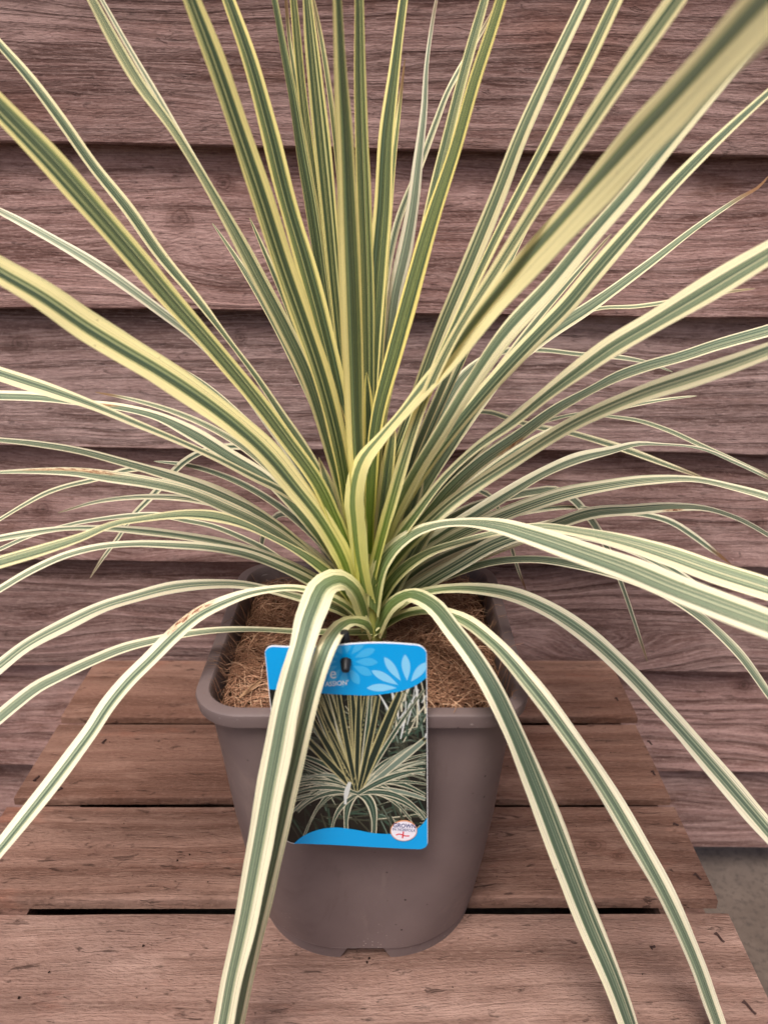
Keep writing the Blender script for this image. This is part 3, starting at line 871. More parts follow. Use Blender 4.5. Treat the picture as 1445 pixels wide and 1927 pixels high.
# ---- upright leaves, right of centre
leaf([(694,1120,30,.578),(682,1060,36,.572),(675,990,40,.565),(672,930,40,.562),(686,870,35,.56),(718,825,24,.558),(752,785,22,.553),(790,742,34,.545),(846,680,42,.53),(900,612,48,.515),(968,530,58,.502),(1043,448,66,.470),(1119,364,74,.434),(1195,283,82,.390),(1270,204,92,.345),(1346,124,100,.302),(1422,45,106,.262),(1520,-55,104,.22)],
     0.22, y0=0.578, young=0.6, ml=0.16, mr=0.62, W=0.038, wr=2.3, pale=0.15)
leaf([(704,1090,26),(735,990,30),(785,890,32),(835,810,34),(885,728,36),(942,645,38),(1043,533,38),(1119,441,36),(1195,354,34),(1260,275,30),(1340,180,24),(1420,90,14)], 0.52, young=0.2, ml=0.12, mr=0.48, sgn='up')
leaf([(702,1080,24),(728,980,26),(762,860,26),(800,750,24),(851,641,22),(942,495,26),(1018,374,30),(1094,258,36),(1169,146,40),(1270,5,42),(1350,-105,36)], 0.42, young=0.45, ml=0.30, mr=0.24, W=0.034, sgn='up')
leaf([(700,1070,20),(722,980,22),(752,870,22),(798,745,20),(861,606,18),(932,454,20),(998,328,22),(1058,212,24),(1109,111,25),(1159,5,24),(1205,-95,20)], 0.60, young=0.5, ml=0.10, mr=0.38)
leaf([(700,1075,24),(718,980,26),(744,870,28),(782,760,30),(836,616,32),(892,485,36),(937,374,36),(988,242,33),(1038,131,28),(1099,5,24),(1145,-95,20)], 0.66, young=0.3, ml=0.14, mr=0.40)
leaf([(694,1090,24),(698,960,26),(710,800,30),(749,649,36),(783,525,39),(820,400,34),(858,280,28),(895,150,26),(922,68,24),(946,-8,22),(972,-90,18)], 0.60, young=0.9, ml=0.10, mr=0.22)
leaf([(696,1085,20),(704,940,22),(718,790,24),(752,640,26),(780,530,26),(806,415,26),(840,270,24),(870,150,22),(895,60,20),(912,0,18),(934,-85,14)], 0.67, young=0.5, ml=0.14, mr=0.2)
leaf([(698,1080,18),(704,900,20),(716,732,24),(730,649,28),(744,552,32),(763,469,33),(776,398,29),(788,296,21),(798,208,15),(803,121,10),(812,52,8),(821,0,6),(828,-35,2)], 0.80, young=0.0, tip=True, pale=0.45, dry=0.6)
leaf([(698,1080,14),(706,850,16),(720,610,18),(733,490,18),(749,420,18),(791,311,15),(819,235,15),(843,173,13),(871,121,12),(895,80,9),(930,17,6),(950,-20,2)], 0.87, young=0.2, tip=True, dry=0.8)
leaf([(694,1085,20),(697,930,22),(702,760,20),(705,649,28),(713,510,36),(722,398,37),(729,260,32),(743,138,23),(760,0,18),(774,-90,14)], 0.70, young=0.75, ml=0.12, mr=0.14)
leaf([(690,1085,20),(692,900,22),(692,700,26),(689,520,30),(684,380,31),(677,173,27),(675,0,20),(673,-95,16)], 0.66, young=0.8, ml=0.10, mr=0.10)
leaf([(684,1095,28,.585),(677,950,34,.58),(672,828,38,.575),(668,700,44,.57),(665,594,48,.565),(657,415,42,.56),(650,260,35,.555),(643,138,28,.55),(636,0,20,.545),(631,-95,15,.54)], 0.54, y0=0.585, young=0.7, ml=0.26, mr=0.16)
# ---- upright leaves, left of centre
leaf([(688,1085,22),(668,900,26),(650,720,28),(633,560,30),(618,398,34),(602,242,35),(588,104,28),(578,0,19),(570,-85,14)], 0.70, young=0.75, ml=0.12, mr=0.12)
leaf([(690,1080,12),(672,800,14),(650,500,14),(634,294,13),(622,190,13),(611,114,12),(599,45,9),(590,0,6),(582,-35,2)], 0.78, young=0.6, tip=True)
leaf([(686,1080,20),(660,900,22),(635,680,24),(612,490,25),(594,380,24),(580,277,20),(566,156,19),(558,69,18),(552,0,15),(545,-75,12)], 0.74, young=0.85, ml=0.12, mr=0.1)
leaf([(688,1080,10),(650,750,12),(605,420,11),(568,225,9),(554,138,9),(544,69,8),(538,0,6),(534,-40,2)], 0.80, young=0.6, tip=True)
leaf([(685,1080,20),(655,900,22),(625,680,26),(602,500,28),(584,380,28),(566,280,26),(549,173,20),(532,86,16),(516,0,13),(498,-80,9)], 0.71, young=0.7, ml=0.10, mr=0.12)
leaf([(684,1085,24),(664,920,30),(636,750,34),(601,600,37),(571,490,38),(537,374,37),(505,245,35),(470,118,31),(429,0,26),(398,-85,20)], 0.66, young=0.8, ml=0.12, mr=0.12)
leaf([(678,1095,26),(660,970,32),(634,820,38),(602,700,42),(572,610,44),(535,505,46),(487,356,47),(444,229,46),(404,113,43),(361,0,36),(326,-90,28)], 0.54, young=0.75, ml=0.14, mr=0.26)
leaf([(676,1090,22),(650,960,24),(612,820,26),(573,700,30),(535,620,33),(485,525,31),(429,419,26),(374,323,20),(323,242,20),(262,160,24),(212,76,24),(172,0,20),(128,-85,15)], 0.62, young=0.4, ml=0.30, mr=0.14)
leaf([(678,1085,16),(630,880,18),(570,690,18),(500,550,18),(440,440,17),(400,362,15),(354,283,15),(303,192,13),(252,106,11),(192,0,9),(145,-85,6)], 0.70, young=0.2, ml=0.40, mr=0.30, pale=0.3)
leaf([(674,1085,18),(632,960,20),(580,855,20),(530,780,17),(480,706,13),(434,645,11),(374,566,18),(303,480,24),(242,394,25),(177,313,23),(116,227,22),(50,141,21),(0,84,19),(-70,5,14)], 0.66, young=0.3)
leaf([(672,1095,24),(638,1000,28),(598,912,30),(540,830,31),(470,738,33),(394,647,36),(323,567,40),(242,472,46),(162,380,50),(91,300,52),(20,226,50),(-80,125,42)], 0.50, young=0.7, ml=0.20, mr=0.12, W=0.038, sgn='up')
leaf([(672,1090,20),(628,990,22),(570,890,22),(500,790,20),(430,700,18),(370,640,18),(303,588,20),(252,550,22),(177,498,22),(76,438,18),(0,398,14),(-80,362,7)], 0.72, young=0.0, pale=0.4, tip=True)
# ---- left side, high to low
leaf([(668,1130,28),(647,1058,34),(606,983,40),(556,918,46),(505,857,50),(444,800,52),(379,750,54),(303,700,59),(227,655,61),(167,618,60),(76,556,58),(0,512,54),(-110,445,46)], 0.45, young=0.55, ml=0.30, mr=0.30, W=0.038, sgn='up')
leaf([(672,1115,20),(640,1060,20),(612,1008,18),(581,962,17),(530,925,16),(480,900,15),(404,861,13),(328,827,13),(252,796,15),(177,765,19),(101,738,26),(0,705,28),(-95,672,24)], 0.58, young=0.2, ml=0.40, mr=0.16)
leaf([(668,1120,24),(640,1065,26),(606,1014,27),(556,953,27),(505,903,28),(429,856,30),(364,816,31),(303,786,20),(227,767,16),(152,758,14),(76,748,20),(0,745,22),(-95,742,18)], 0.70, young=0.05, rust=(0.54,0.42,0.045))
leaf([(666,1100,20),(630,1025,24),(591,958,25),(548,903,23),(505,862,20),(465,843,17),(420,842,15),(379,852,15),(348,870,16),(313,905,16),(283,938,13),(252,970,11),(222,1014,9),(192,1054,7),(170,1088,2)], 0.86, young=0.05, tip=True, dry=0.5)
leaf([(674,1140,22),(640,1100,22),(581,1044,22),(530,999,20),(480,963,17),(429,938,17),(379,917,18),(303,892,20),(227,870,18),(152,850,15),(76,837,13),(0,829,11),(-95,824,8)], 0.62, young=0.1)
leaf([(672,1150,22),(640,1108,22),(606,1069,21),(556,1029,23),(505,994,24),(429,957,25),(354,926,23),(278,908,24),(202,897,26),(141,889,19),(76,887,12),(0,889,6),(-60,894,3)], 0.56, young=0.05, rust=(0.60,0.22,0.10))
leaf([(670,1135,18),(600,1060,20),(520,990,20),(430,932,19),(350,902,18),(300,887,16),(263,882,15),(227,888,12),(177,903,11),(126,915,10),(86,929,10),(50,948,9),(0,978,8),(-60,1015,4)], 0.76, young=0.1, tip=True)
leaf([(676,1150,24),(640,1104,24),(596,1064,22),(545,1030,14),(505,1009,13),(454,986,19),(404,973,25),(354,969,21),(278,976,15),(212,988,15),(152,1013,20),(76,1038,26),(0,1060,26),(-95,1092,22)], 0.46, young=0.35, ml=0.30, mr=0.14)
leaf([(680,1165,22),(640,1122,22),(591,1090,22),(556,1070,20),(505,1048,20),(429,1025,19),(354,1011,18),(278,1001,18),(202,995,14),(126,995,11),(50,1005,16),(0,1014,15),(-95,1034,11)], 0.58, young=0.0)
leaf([(676,1145,16),(610,1100,16),(539,1062,14),(498,1034,13),(456,1013,12),(394,989,11),(353,981,11),(299,970,13),(249,971,11),(195,977,9),(145,985,8),(112,993,7),(60,1008,8),(0,1034,8),(-50,1058,4)], 0.74, young=0.0, tip=True)
leaf([(682,1172,22),(640,1130,22),(581,1094,22),(530,1069,20),(465,1044,20),(404,1032,18),(328,1026,17),(252,1024,15),(192,1029,15),(126,1045,15),(61,1074,15),(0,1110,15),(-75,1155,12)], 0.52, young=0.0)
leaf([(690,1178,20),(640,1150,20),(560,1125,16),(505,1110,15),(454,1101,17),(404,1100,19),(328,1107,23),(252,1126,23),(202,1141,23),(126,1176,26),(50,1217,26),(0,1256,27),(-85,1322,24)], 0.52, young=0.0, ml=0.40, mr=0.14)
leaf([(694,1182,20),(650,1140,18),(600,1117,16),(550,1107,14),(505,1110,16),(465,1118,20),(425,1133,26),(372,1160,31),(328,1197,34),(285,1240,35),(241,1284,38),(204,1330,38),(174,1376,36),(140,1422,36),(102,1472,35),(64,1520,34),(0,1600,32),(-75,1690,26)], 0.40, young=0.0, ml=0.34, mr=0.30, rust=(0.325,0.13,0.055))
leaf([(698,1190,16),(640,1191,14),(560,1189,12),(480,1185,11),(420,1186,13),(349,1194,15),(291,1206,17),(233,1221,21),(174,1245,23),(116,1272,25),(73,1294,27),(29,1327,29),(0,1351,30),(-75,1412,26)], 0.48, young=0.0, y0=0.585)
leaf([(670,1120,20),(622,1052,22),(588,998,22),(557,972,19),(530,968,14),(508,984,12),(496,1008,12),(490,1040,6)], 0.80, young=0.0, tip=True)
# narrow blades further back
for (path, ye, yo) in (([(704,1080,14),(770,900,15),(850,720,15),(925,560,14),(985,440,10),(1030,350,4)],0.80,0.3),
                       ([(704,1090,14),(790,920,15),(880,780,15),(980,640,14),(1080,520,10),(1150,440,4)],0.78,0.2),
                       ([(706,1100,14),(800,960,15),(900,850,14),(1010,750,12),(1110,690,8),(1180,660,3)],0.80,0.1),
                       ([(684,1080,14),(640,900,15),(575,730,15),(505,590,13),(440,480,9),(400,420,3)],0.80,0.3),
                       ([(680,1100,14),(620,980,15),(545,880,14),(460,790,12),(380,720,8),(320,680,3)],0.80,0.1),
                       ([(682,1120,14),(610,1030,15),(520,950,14),(430,900,12),(350,875,8),(290,868,3)],0.80,0.0),
                       ([(706,1130,14),(810,1040,15),(910,985,14),(1010,960,11),(1090,955,7),(1140,960,3)],0.78,0.0),
                       ([(682,1130,14),(600,1050,16),(500,985,15),(390,945,13),(280,935,10),(180,945,7),(110,965,3)],0.74,0.0),
                       ([(680,1110,14),(612,1000,16),(530,905,15),(440,830,13),(340,780,10),(240,750,6),(180,738,3)],0.76,0.1),
                       ([(708,1140,14),(800,1065,16),(900,1020,15),(1010,1000,12),(1110,1010,8),(1180,1035,3)],0.76,0.0),
                       ([(708,1110,14),(800,990,16),(905,895,15),(1020,820,13),(1140,775,10),(1250,752,6),(1310,745,3)],0.78,0.1),
                       ([(704,1080,14),(762,900,15),(828,740,15),(885,610,13),(935,500,9),(970,430,3)],0.74,0.3),
                       ([(684,1080,14),(640,890,15),(590,720,15),(545,590,13),(500,480,9),(470,410,3)],0.74,0.4),
                       ([(692,1080,12),(672,820,14),(655,560,14),(642,330,12),(634,180,8),(630,90,3)],0.76,0.8),
                       ([(696,1080,12),(708,820,14),(722,560,14),(738,330,12),(752,200,8),(762,110,3)],0.78,0.7)):
    leaf(path, ye, young=yo, tip=True, wk=1.0)
# inner leaves standing close round the heart
for (bx, by, tx, ty, ye, yo, wd) in ((690,1130,640,760,0.61,0.8,30),(700,1130,725,740,0.63,0.9,28),(694,1140,655,800,0.60,0.8,32),(706,1140,760,830,0.62,0.5,32),(712,1150,800,880,0.61,0.3,32),(684,1140,600,860,0.61,0.5,30),(716,1156,840,940,0.60,0.2,30),(680,1150,575,930,0.60,0.3,30),(698,1120,690,700,0.62,0.95,28),(704,1140,742,790,0.60,0.7,30)):
    mxp, myp = (bx + tx) / 2, (by + ty) / 2
    leaf([(bx, by, wd * 0.8), (bx * 0.7 + tx * 0.3, by * 0.7 + ty * 0.3, wd), (mxp, myp, wd), (bx * 0.2 + tx * 0.8, by * 0.2 + ty * 0.8, wd * 0.8), (tx, ty, wd * 0.35)], ye, y0=ye - 0.005, young=yo, tip=True, fold=0.11)
# stem at the heart
sv, sf = [], []
for k, (z, r_) in enumerate(((0.2, 0.012), (0.262, 0.014), (0.285, 0.013), (0.32, 0.010), (0.36, 0.006))):
    for m_ in range(12):
        sv.append((math.cos(m_ * math.pi / 6) * r_, math.sin(m_ * math.pi / 6) * r_, z - 0.262))
for k in range(4):
    for m_ in range(12):
        a0, a1 = k * 12 + m_, k * 12 + (m_ + 1) % 12
        sf.append((a0, a1, a1 + 12, a0 + 12))
sf.append(tuple(range(48, 60)))
so = mesh_obj('stem', sv, sf, plain('stem', lin(150, 150, 80), 0.6, 0.2), plant, smooth=True)
so.matrix_parent_inverse = Matrix.Identity(4)

# ---------------------------------------------------------------- hanging label card
CARDY = 0.4615
card = empty('plant_label', tuple(at(655, 1600, CARDY)))
tag(card, 'blue plant label with a printed photo of the plant hanging on the pot front', 'label')
def flat(px, py):
    p = at(px, py, CARDY)
    return p.x, p.z
def bend(x_, z_, off):
    """the card is slightly wavy: x, z in its plane -> point, off = height above the face"""
    yb = CARDY + 0.0022 * math.sin((x_ + 0.03) * 62) * max(0.0, min(1.0, (z_ - 0.20) / 0.12)) + 0.0008 * math.sin(x_ * 40 + z_ * 22)
    return Vector((x_, yb - off, z_)) - card.location
def card_mesh(name, polys, mats, parent, fm=None):
    """polys: lists of (x, z, off)"""
    vv, ff = [], []
    for p in polys:
        b = len(vv)
        vv += [tuple(bend(*q)) for q in p]
        ff.append(tuple(range(b, b + len(p))))
    o = mesh_obj(name, vv, ff, mats, parent, fm=fm)
    o.matrix_parent_inverse = Matrix.Identity(4)
    return o
M_white = plain('card white', lin(240, 240, 240), 0.4, 0.4)
M_blue = plain('print blue', lin(0, 158, 228), 0.28, 0.5)
M_blue2 = plain('print blue pale', lin(66, 178, 234), 0.28, 0.5)
M_blue3 = plain('print blue light', lin(132, 204, 242), 0.28, 0.5)
M_pdark = plain('print dark', lin(24, 26, 22), 0.3, 0.5)
M_pdark2 = plain('print shade', lin(60, 62, 50), 0.3, 0.5)
M_pgreen = plain('print green', lin(52, 74, 60), 0.3, 0.5)
M_pgreen2 = plain('print dark green', lin(34, 46, 36), 0.3, 0.5)
M_pgrey = plain('print grey green', lin(110, 126, 112), 0.3, 0.5)
M_pcream = plain('print cream', lin(204, 198, 172), 0.3, 0.5)
M_pyel = plain('print yellow', lin(176, 166, 118), 0.3, 0.5)
M_pwht = plain('print pale', lin(205, 208, 205), 0.3, 0.5)
M_navy = plain('print navy', lin(40, 56, 120), 0.35, 0.4)
M_red = plain('print red', lin(214, 40, 60), 0.35, 0.4)
M_orng = plain('badge rim', lin(214, 150, 110), 0.35, 0.4)
M_bwht = plain('badge white', lin(232, 228, 238), 0.35, 0.4)
TL, TR, BR_, BL = flat(497, 1213), flat(803, 1213), flat(805, 1597), flat(536, 1588)
def cpt(s_, t_):        # card coordinates 0..1 from top left
    ax_, az_ = TL[0] + (TR[0] - TL[0]) * s_, TL[1] + (TR[1] - TL[1]) * s_
    bx_, bz_ = BL[0] + (BR_[0] - BL[0]) * s_, BL[1] + (BR_[1] - BL[1]) * s_
    return ax_ + (bx_ - ax_) * t_, az_ + (bz_ - az_) * t_
CWID, CHGT = 0.1148, 0.19
def half_span(s_):      # rounded corners: how far the top/bottom edge is inset at this s
    r_ = 0.0075
    d_ = min(s_, 1 - s_) * CWID
    if d_ >= r_: return 0.0
    return (r_ - math.sqrt(max(0, r_ * r_ - (r_ - d_) ** 2))) / CHGT
ss = sorted(set([0, 0.004, 0.012, 0.024, 0.04, 0.055, 0.0655] + [1 - q for q in (0, 0.004, 0.012, 0.024, 0.04, 0.055, 0.0655)] + [0.0655 + (1 - 0.131) * k / 24 for k in range(25)]))
# body of the card: front and back with thickness
vv, ff = [], []
ROWS = 20
for off in (0.0, -0.0006):
    for s_ in ss:
        ins = half_span(s_)
        for k in range(ROWS + 1):
            tt = ins + (1 - 2 * ins) * k / ROWS
            vv.append(tuple(bend(*cpt(s_, tt), off)))
ns, nr = len(ss), ROWS + 1
for i in range(ns - 1):
    for k in range(ROWS):
        a_ = i * nr + k
        ff.append((a_, a_ + 1, a_ + nr + 1, a_ + nr))
        b_ = a_ + ns * nr
        ff.append((b_, b_ + nr, b_ + nr + 1, b_ + 1))
for i in range(ns - 1):
    for k in (0, ROWS):
        a_ = i * nr + k
        ff.append((a_, a_ + nr, a_ + nr + ns * nr, a_ + ns * nr))
for k in range(ROWS):
    for i in (0, ns - 1):
        a_ = i * nr + k
        ff.append((a_, a_ + 1, a_ + 1 + ns * nr, a_ + ns * nr))
o = mesh_obj('card', vv, ff, M_white, card); o.matrix_parent_inverse = Matrix.Identity(4)
def s_of(px, py):
    x_, z_ = flat(px, py)
    # invert cpt by a few Newton steps
    s_, t_ = 0.5, 0.5
    for _ in range(12):
        cx_, cz_ = cpt(s_, t_)
        e1 = cpt(s_ + 1e-3, t_); e2 = cpt(s_, t_ + 1e-3)
        a_, b_, c_, d_ = (e1[0] - cx_) / 1e-3, (e2[0] - cx_) / 1e-3, (e1[1] - cz_) / 1e-3, (e2[1] - cz_) / 1e-3
        det = a_ * d_ - b_ * c_
        rx, rz = x_ - cx_, z_ - cz_
        s_ += (d_ * rx - b_ * rz) / det; t_ += (-c_ * rx + a_ * rz) / det
    return s_, t_
def band(name, upper, lower, off, mat, top_edge=False, bottom_edge=False, cols=70, inset=0.004):
    """printed field between two curves t = f(s)"""
    vv, ff = [], []
    K = 8
    for i in range(cols + 1):
        s_ = inset + (1 - 2 * inset) * i / cols
        ins = half_span(s_) + inset * 0.75
        t0 = max(upper(s_), ins); t1 = min(lower(s_), 1 - ins)
        t1 = max(t0, t1)
        for k in range(K + 1):
            vv.append(tuple(bend(*cpt(s_, t0 + (t1 - t0) * k / K), off)))
    for i in range(cols):
        for k in range(K):
            a_ = i * (K + 1) + k
            ff.append((a_, a_ + 1, a_ + K + 2, a_ + K + 1))
    o = mesh_obj(name, vv, ff, mat, card); o.matrix_parent_inverse = Matrix.Identity(4)
    return o
def curve_fn(pxs):
    st = [s_of(*p) for p in pxs]
    S_, T_ = [q[0] for q in st], [q[1] for q in st]
    def f(s_):
        if s_ <= S_[0]: return T_[0]
        if s_ >= S_[-1]: return T_[-1]
        return cubic(S_, T_, s_)
    return f
head_low = curve_fn([(500, 1296), (540, 1295), (580, 1297), (612, 1301), (654, 1307), (699, 1311), (729, 1308), (761, 1300), (786, 1287), (804, 1272)])
foot_up = curve_fn([(536, 1600), (545, 1596), (551, 1590), (567, 1576), (592, 1564), (629, 1557), (667, 1560), (704, 1566), (734, 1567), (765, 1564), (789, 1554), (801, 1541), (805, 1534)])
band('printed_photo', lambda s_: head_low(s_) - 0.02, lambda s_: min(1.0, foot_up(s_) + 0.02), 0.00008, M_pdark)
# the printed picture of the plant: flat inked shapes
rp = random.Random(5)
polys, pfm = [], []
PM = [M_pdark2, M_pgreen, M_pgreen2, M_pgrey, M_pcream, M_pyel, M_pwht, M_pdark]
lay = [0]
def ribbon(p0, p1, bendv, w0, mats_w):
    """p in px; quadratic path; mats_w = [(mat index, fraction from, fraction to)]"""
    n_ = 26
    cx_, cy_ = (p0[0] + p1[0]) / 2 + bendv[0], (p0[1] + p1[1]) / 2 + bendv[1]
    rowsp = []
    for k in range(n_ + 1):
        f = k / n_
        x_ = (1 - f) ** 2 * p0[0] + 2 * f * (1 - f) * cx_ + f * f * p1[0]
        y_ = (1 - f) ** 2 * p0[1] + 2 * f * (1 - f) * cy_ + f * f * p1[1]
        dx = 2 * (1 - f) * (cx_ - p0[0]) + 2 * f * (p1[0] - cx_); dy = 2 * (1 - f) * (cy_ - p0[1]) + 2 * f * (p1[1] - cy_)
        L = math.hypot(dx, dy) or 1
        wd = w0 * (0.55 + 0.9 * math.sin(min(1, f * 1.1 + 0.12) * math.pi * 0.92)) * 0.7
        s_, t_ = s_of(x_, y_)
        if not (0.006 < s_ < 0.994) or not (head_low(s_) - 0.015 < t_ < min(0.992, foot_up(max(0, min(1, s_))) + 0.015)):
            if rowsp: break
            else: continue
        rowsp.append((x_, y_, -dy / L * wd, dx / L * wd))
    lay[0] += 1
    off = 0.0001 + lay[0] * 0.0000015
    for k in range(len(rowsp) - 1):
        A, B = rowsp[k], rowsp[k + 1]
        for (mi, f0, f1) in mats_w:
            q = []
            for (S_, f) in ((A, f0), (A, f1), (B, f1), (B, f0)):
                x_ = S_[0] + S_[2] * (f - 0.5); y_ = S_[1] + S_[3] * (f - 0.5)
                x_ = max(x_, 500)
                s_, t_ = s_of(x_, y_)
                s_ = max(0.005, min(0.995, s_))
                q.append((*cpt(s_, t_), off))
            polys.append(q); pfm.append(mi)
for k in range(190):      # dim leaves at the back
    ax_, ay_ = rp.uniform(520, 800), rp.uniform(1310, 1560)
    an = rp.uniform(-0.5, 0.5) + (0 if rp.random() < 0.6 else 1.1)
    ln = rp.uniform(40, 110)
    ribbon((ax_, ay_), (ax_ + math.cos(an) * ln, ay_ + math.sin(an) * ln), (0, rp.uniform(-14, 4)), rp.uniform(3, 6), [(rp.choice((0, 1, 2, 0)), 0, 1), (rp.choice((3, 1, 4, 0)), 0.1, 0.4)])
for k in range(40):      # pale tangle top right
    ax_, ay_ = rp.uniform(735, 800), rp.uniform(1300, 1380)
    an = rp.uniform(-2.4, -0.7)
    ribbon((ax_, ay_ + 20), (ax_ + math.cos(an) * 50, ay_ + math.sin(an) * 50), (4, 0), rp.uniform(1.5, 4), [(rp.choice((6, 6, 3, 4, 1)), 0, 1)])
cxp, cyp = 672, 1488
def strap(an, ln, sag, wd, kind):
    p1 = (cxp + math.cos(an) * ln, cyp - math.sin(an) * ln + sag)
    m_ = 5 if kind == 'y' else 4
    gcol = 2 if kind == 'y' else rp.choice((1, 1, 3))
    st = [(m_, 0, 1), ] if wd < 3 else [(m_, 0, 0.17), (gcol, 0.17, 0.83), (m_, 0.83, 1)]
    ribbon((cxp + rp.uniform(-5, 5), cyp + rp.uniform(-6, 6)), p1, (rp.uniform(-9, 9), -sag * 0.9 + rp.uniform(-6, 6)), wd, st)
for k in range(52):
    side = rp.choice((0, math.pi))
    el_ = rp.uniform(-0.15, 0.85)
    an = el_ if side == 0 else math.pi - el_
    strap(an, rp.uniform(90, 190), rp.uniform(15, 85) * (1 - el_ * 0.7), rp.uniform(4, 10), 'c')
for k in range(26):
    an = rp.gauss(math.pi / 2, 0.5)
    strap(an, rp.uniform(200, 270), 0, rp.uniform(6, 14), 'y' if rp.random() < 0.6 else 'c')
for (an, wd, kd) in ((1.98, 17, 'y'), (1.16, 18, 'y'), (1.55, 12, 'y'), (1.75, 12, 'y'), (1.36, 12, 'y')):
    strap(an, 260, 0, wd, kd)
for (tx, ty, bx_, by_, wd) in ((652, 1566, -16, -28, 15), (703, 1572, 22, -34, 18), (625, 1562, -20, -12, 9), (560, 1528, -10, -34, 9), (800, 1540, 20, -40, 11), (545, 1498, -5, -30, 9), (800, 1448, 0, -18, 12)):
    ribbon((cxp + 2, 1492), (tx, ty), (bx_, by_), wd, [(4, 0, 0.16), (1, 0.16, 0.46), (3, 0.46, 0.54), (1, 0.54, 0.84), (4, 0.84, 1)])
ribbon((659, 1470), (650, 1512), (-5, 0), 9, [(6, 0, 1)])
card_mesh('printed_leaves', polys, PM, card, pfm)
TOPF = 0.0001 + (lay[0] + 20) * 0.0000015
band('printed_header', lambda s_: 0.0, head_low, TOPF, M_blue)
band('printed_footer', foot_up, lambda s_: 1.0, TOPF, M_blue)
def petal(p0, p1, wd, off, polys_):
    n_ = 14
    dx, dy = p1[0] - p0[0], p1[1] - p0[1]
    L = math.hypot(dx, dy)
    nx, ny = -dy / L, dx / L
    left, right = [], []
    for k in range(n_ + 1):
        f = k / n_
        ww = wd * (math.sin(math.pi * f ** 1.25) ** 0.75) * 0.5 if 0 < f < 1 else 0.2
        x_, y_ = p0[0] + dx * f, p0[1] + dy * f
        left.append((x_ + nx * ww, y_ + ny * ww)); right.append((x_ - nx * ww, y_ - ny * ww))
    for k in range(n_):
        q = [left[k], left[k + 1], right[k + 1], right[k]]
        pp = []
        for (x_, y_) in q:
            s_, t_ = s_of(x_, y_)
            s_ = max(0.006, min(0.994, s_)); t_ = max(t_, 0.006)
            t_ = min(t_, head_low(s_))
            pp.append((*cpt(s_, t_), off))
        polys_.append(pp)
pol = []
for k in range(12):
    an = k * math.pi / 6 + 0.1
    petal((651 + math.cos(an) * 18, 1245 + math.sin(an) * 16), (651 + math.cos(an) * 60, 1245 + math.sin(an) * 48), 15, TOPF + 0.00004, pol)
card_mesh('faint_flower', pol, M_blue2, card)
pol = []
for (p0, p1, wd) in (((746, 1297), (690, 1297), 14), ((749, 1291), (699, 1265), 15), ((754, 1283), (723, 1240), 15), ((766, 1282), (762, 1233), 16), ((773, 1283), (803, 1244), 15)):
    petal(p0, p1, wd, TOPF + 0.00006, pol)
card_mesh('light_flower', pol, M_blue3, card)
def text(name, body, px, py, size_px, mat, off, ang=0.0, squash=1.0, bold=0.0):
    cu = bpy.data.curves.new(name, 'FONT')
    cu.body = body; cu.size = 1.0; cu.align_x = 'CENTER'; cu.align_y = 'CENTER'; cu.resolution_u = 4
    cu.offset = bold
    tmp = bpy.data.objects.new(name, cu)
    C.objects.link(tmp)
    dg = bpy.context.evaluated_depsgraph_get()
    me = bpy.data.meshes.new_from_object(tmp.evaluated_get(dg))
    bpy.data.objects.remove(tmp)
    x0, z0 = flat(px, py)
    sc = size_px / FPX * 0.57
    ca, sa = math.cos(ang), math.sin(ang)
    vs_ = []
    for v_ in me.vertices:
        a_, b_ = v_.co.x * sc * squash, v_.co.y * sc * 1.22
        vs_.append(tuple(bend(x0 + a_ * ca - b_ * sa, z0 + a_ * sa + b_ * ca, off)))
    fs = [tuple(p.vertices) for p in me.polygons]
    bpy.data.meshes.remove(me)
    o = mesh_obj(name, vs_, fs, mat, card); o.matrix_parent_inverse = Matrix.Identity(4)
TX = TOPF + 0.0001
text('lettering', 'e', 627, 1265, 27, M_white, TX, -0.02)
text('lettering', 'w', 571, 1266, 27, M_white, TX, -0.02)
text('lettering', 'S', 571, 1286, 11, M_white, TX, -0.02)
text('lettering', "ASSION'", 634, 1284, 11.5, M_white, TX, -0.02, 1.0, 0.01)
# round badge
bc = flat(759.5, 1560)
def disc(name, r_, off, mat, thick=0.0):
    vv, ff = [], []
    N = 40
    for k in range(N):
        a_ = k * 2 * math.pi / N
        vv.append(tuple(bend(bc[0] + math.cos(a_) * r_, bc[1] + math.sin(a_) * r_ * 1.0, off)))
    ff.append(tuple(range(N)))
    if thick:
        for k in range(N):
            a_ = k * 2 * math.pi / N
            vv.append(tuple(bend(bc[0] + math.cos(a_) * r_, bc[1] + math.sin(a_) * r_, off - thick)))
        ff += [(k, (k + 1) % N, N + (k + 1) % N, N + k) for k in range(N)]
    o = mesh_obj(name, vv, ff, mat, card); o.matrix_parent_inverse = Matrix.Identity(4)
disc('badge_rim', 0.0104, TX + 0.00055, M_orng, 0.0005)
disc('badge_face', 0.0098, TX + 0.00062, M_bwht)
BT = TX + 0.0007
text('lettering', 'GROWN', 761, 1550.5, 12, M_navy, BT, -0.09, 0.95, 0.02)
text('lettering', 'IN NORFOLK', 760, 1558, 8.2, M_navy, BT, -0.10, 0.95, 0.012)
cr_ = []
def px_poly(pts, off): return [(*flat(x_, y_), off) for (x_, y_) in pts]
hz = [(745, 1567.5), (750, 1565.5), (756, 1566.5), (762, 1569), (770, 1569.2)]
for k in range(4):
    (x0, y0), (x1, y1) = hz[k], hz[k + 1]
    cr_.append(px_poly([(x0, y0 - 1.1), (x1, y1 - 1.1), (x1, y1 + 1.1), (x0, y0 + 1.1)], BT))
cr_.append(px_poly([(757.8, 1560.5), (760.3, 1560.7), (758.4, 1573.5), (755.6, 1573.2)], BT + 0.00003))
card_mesh('red_cross', cr_, M_red, card)

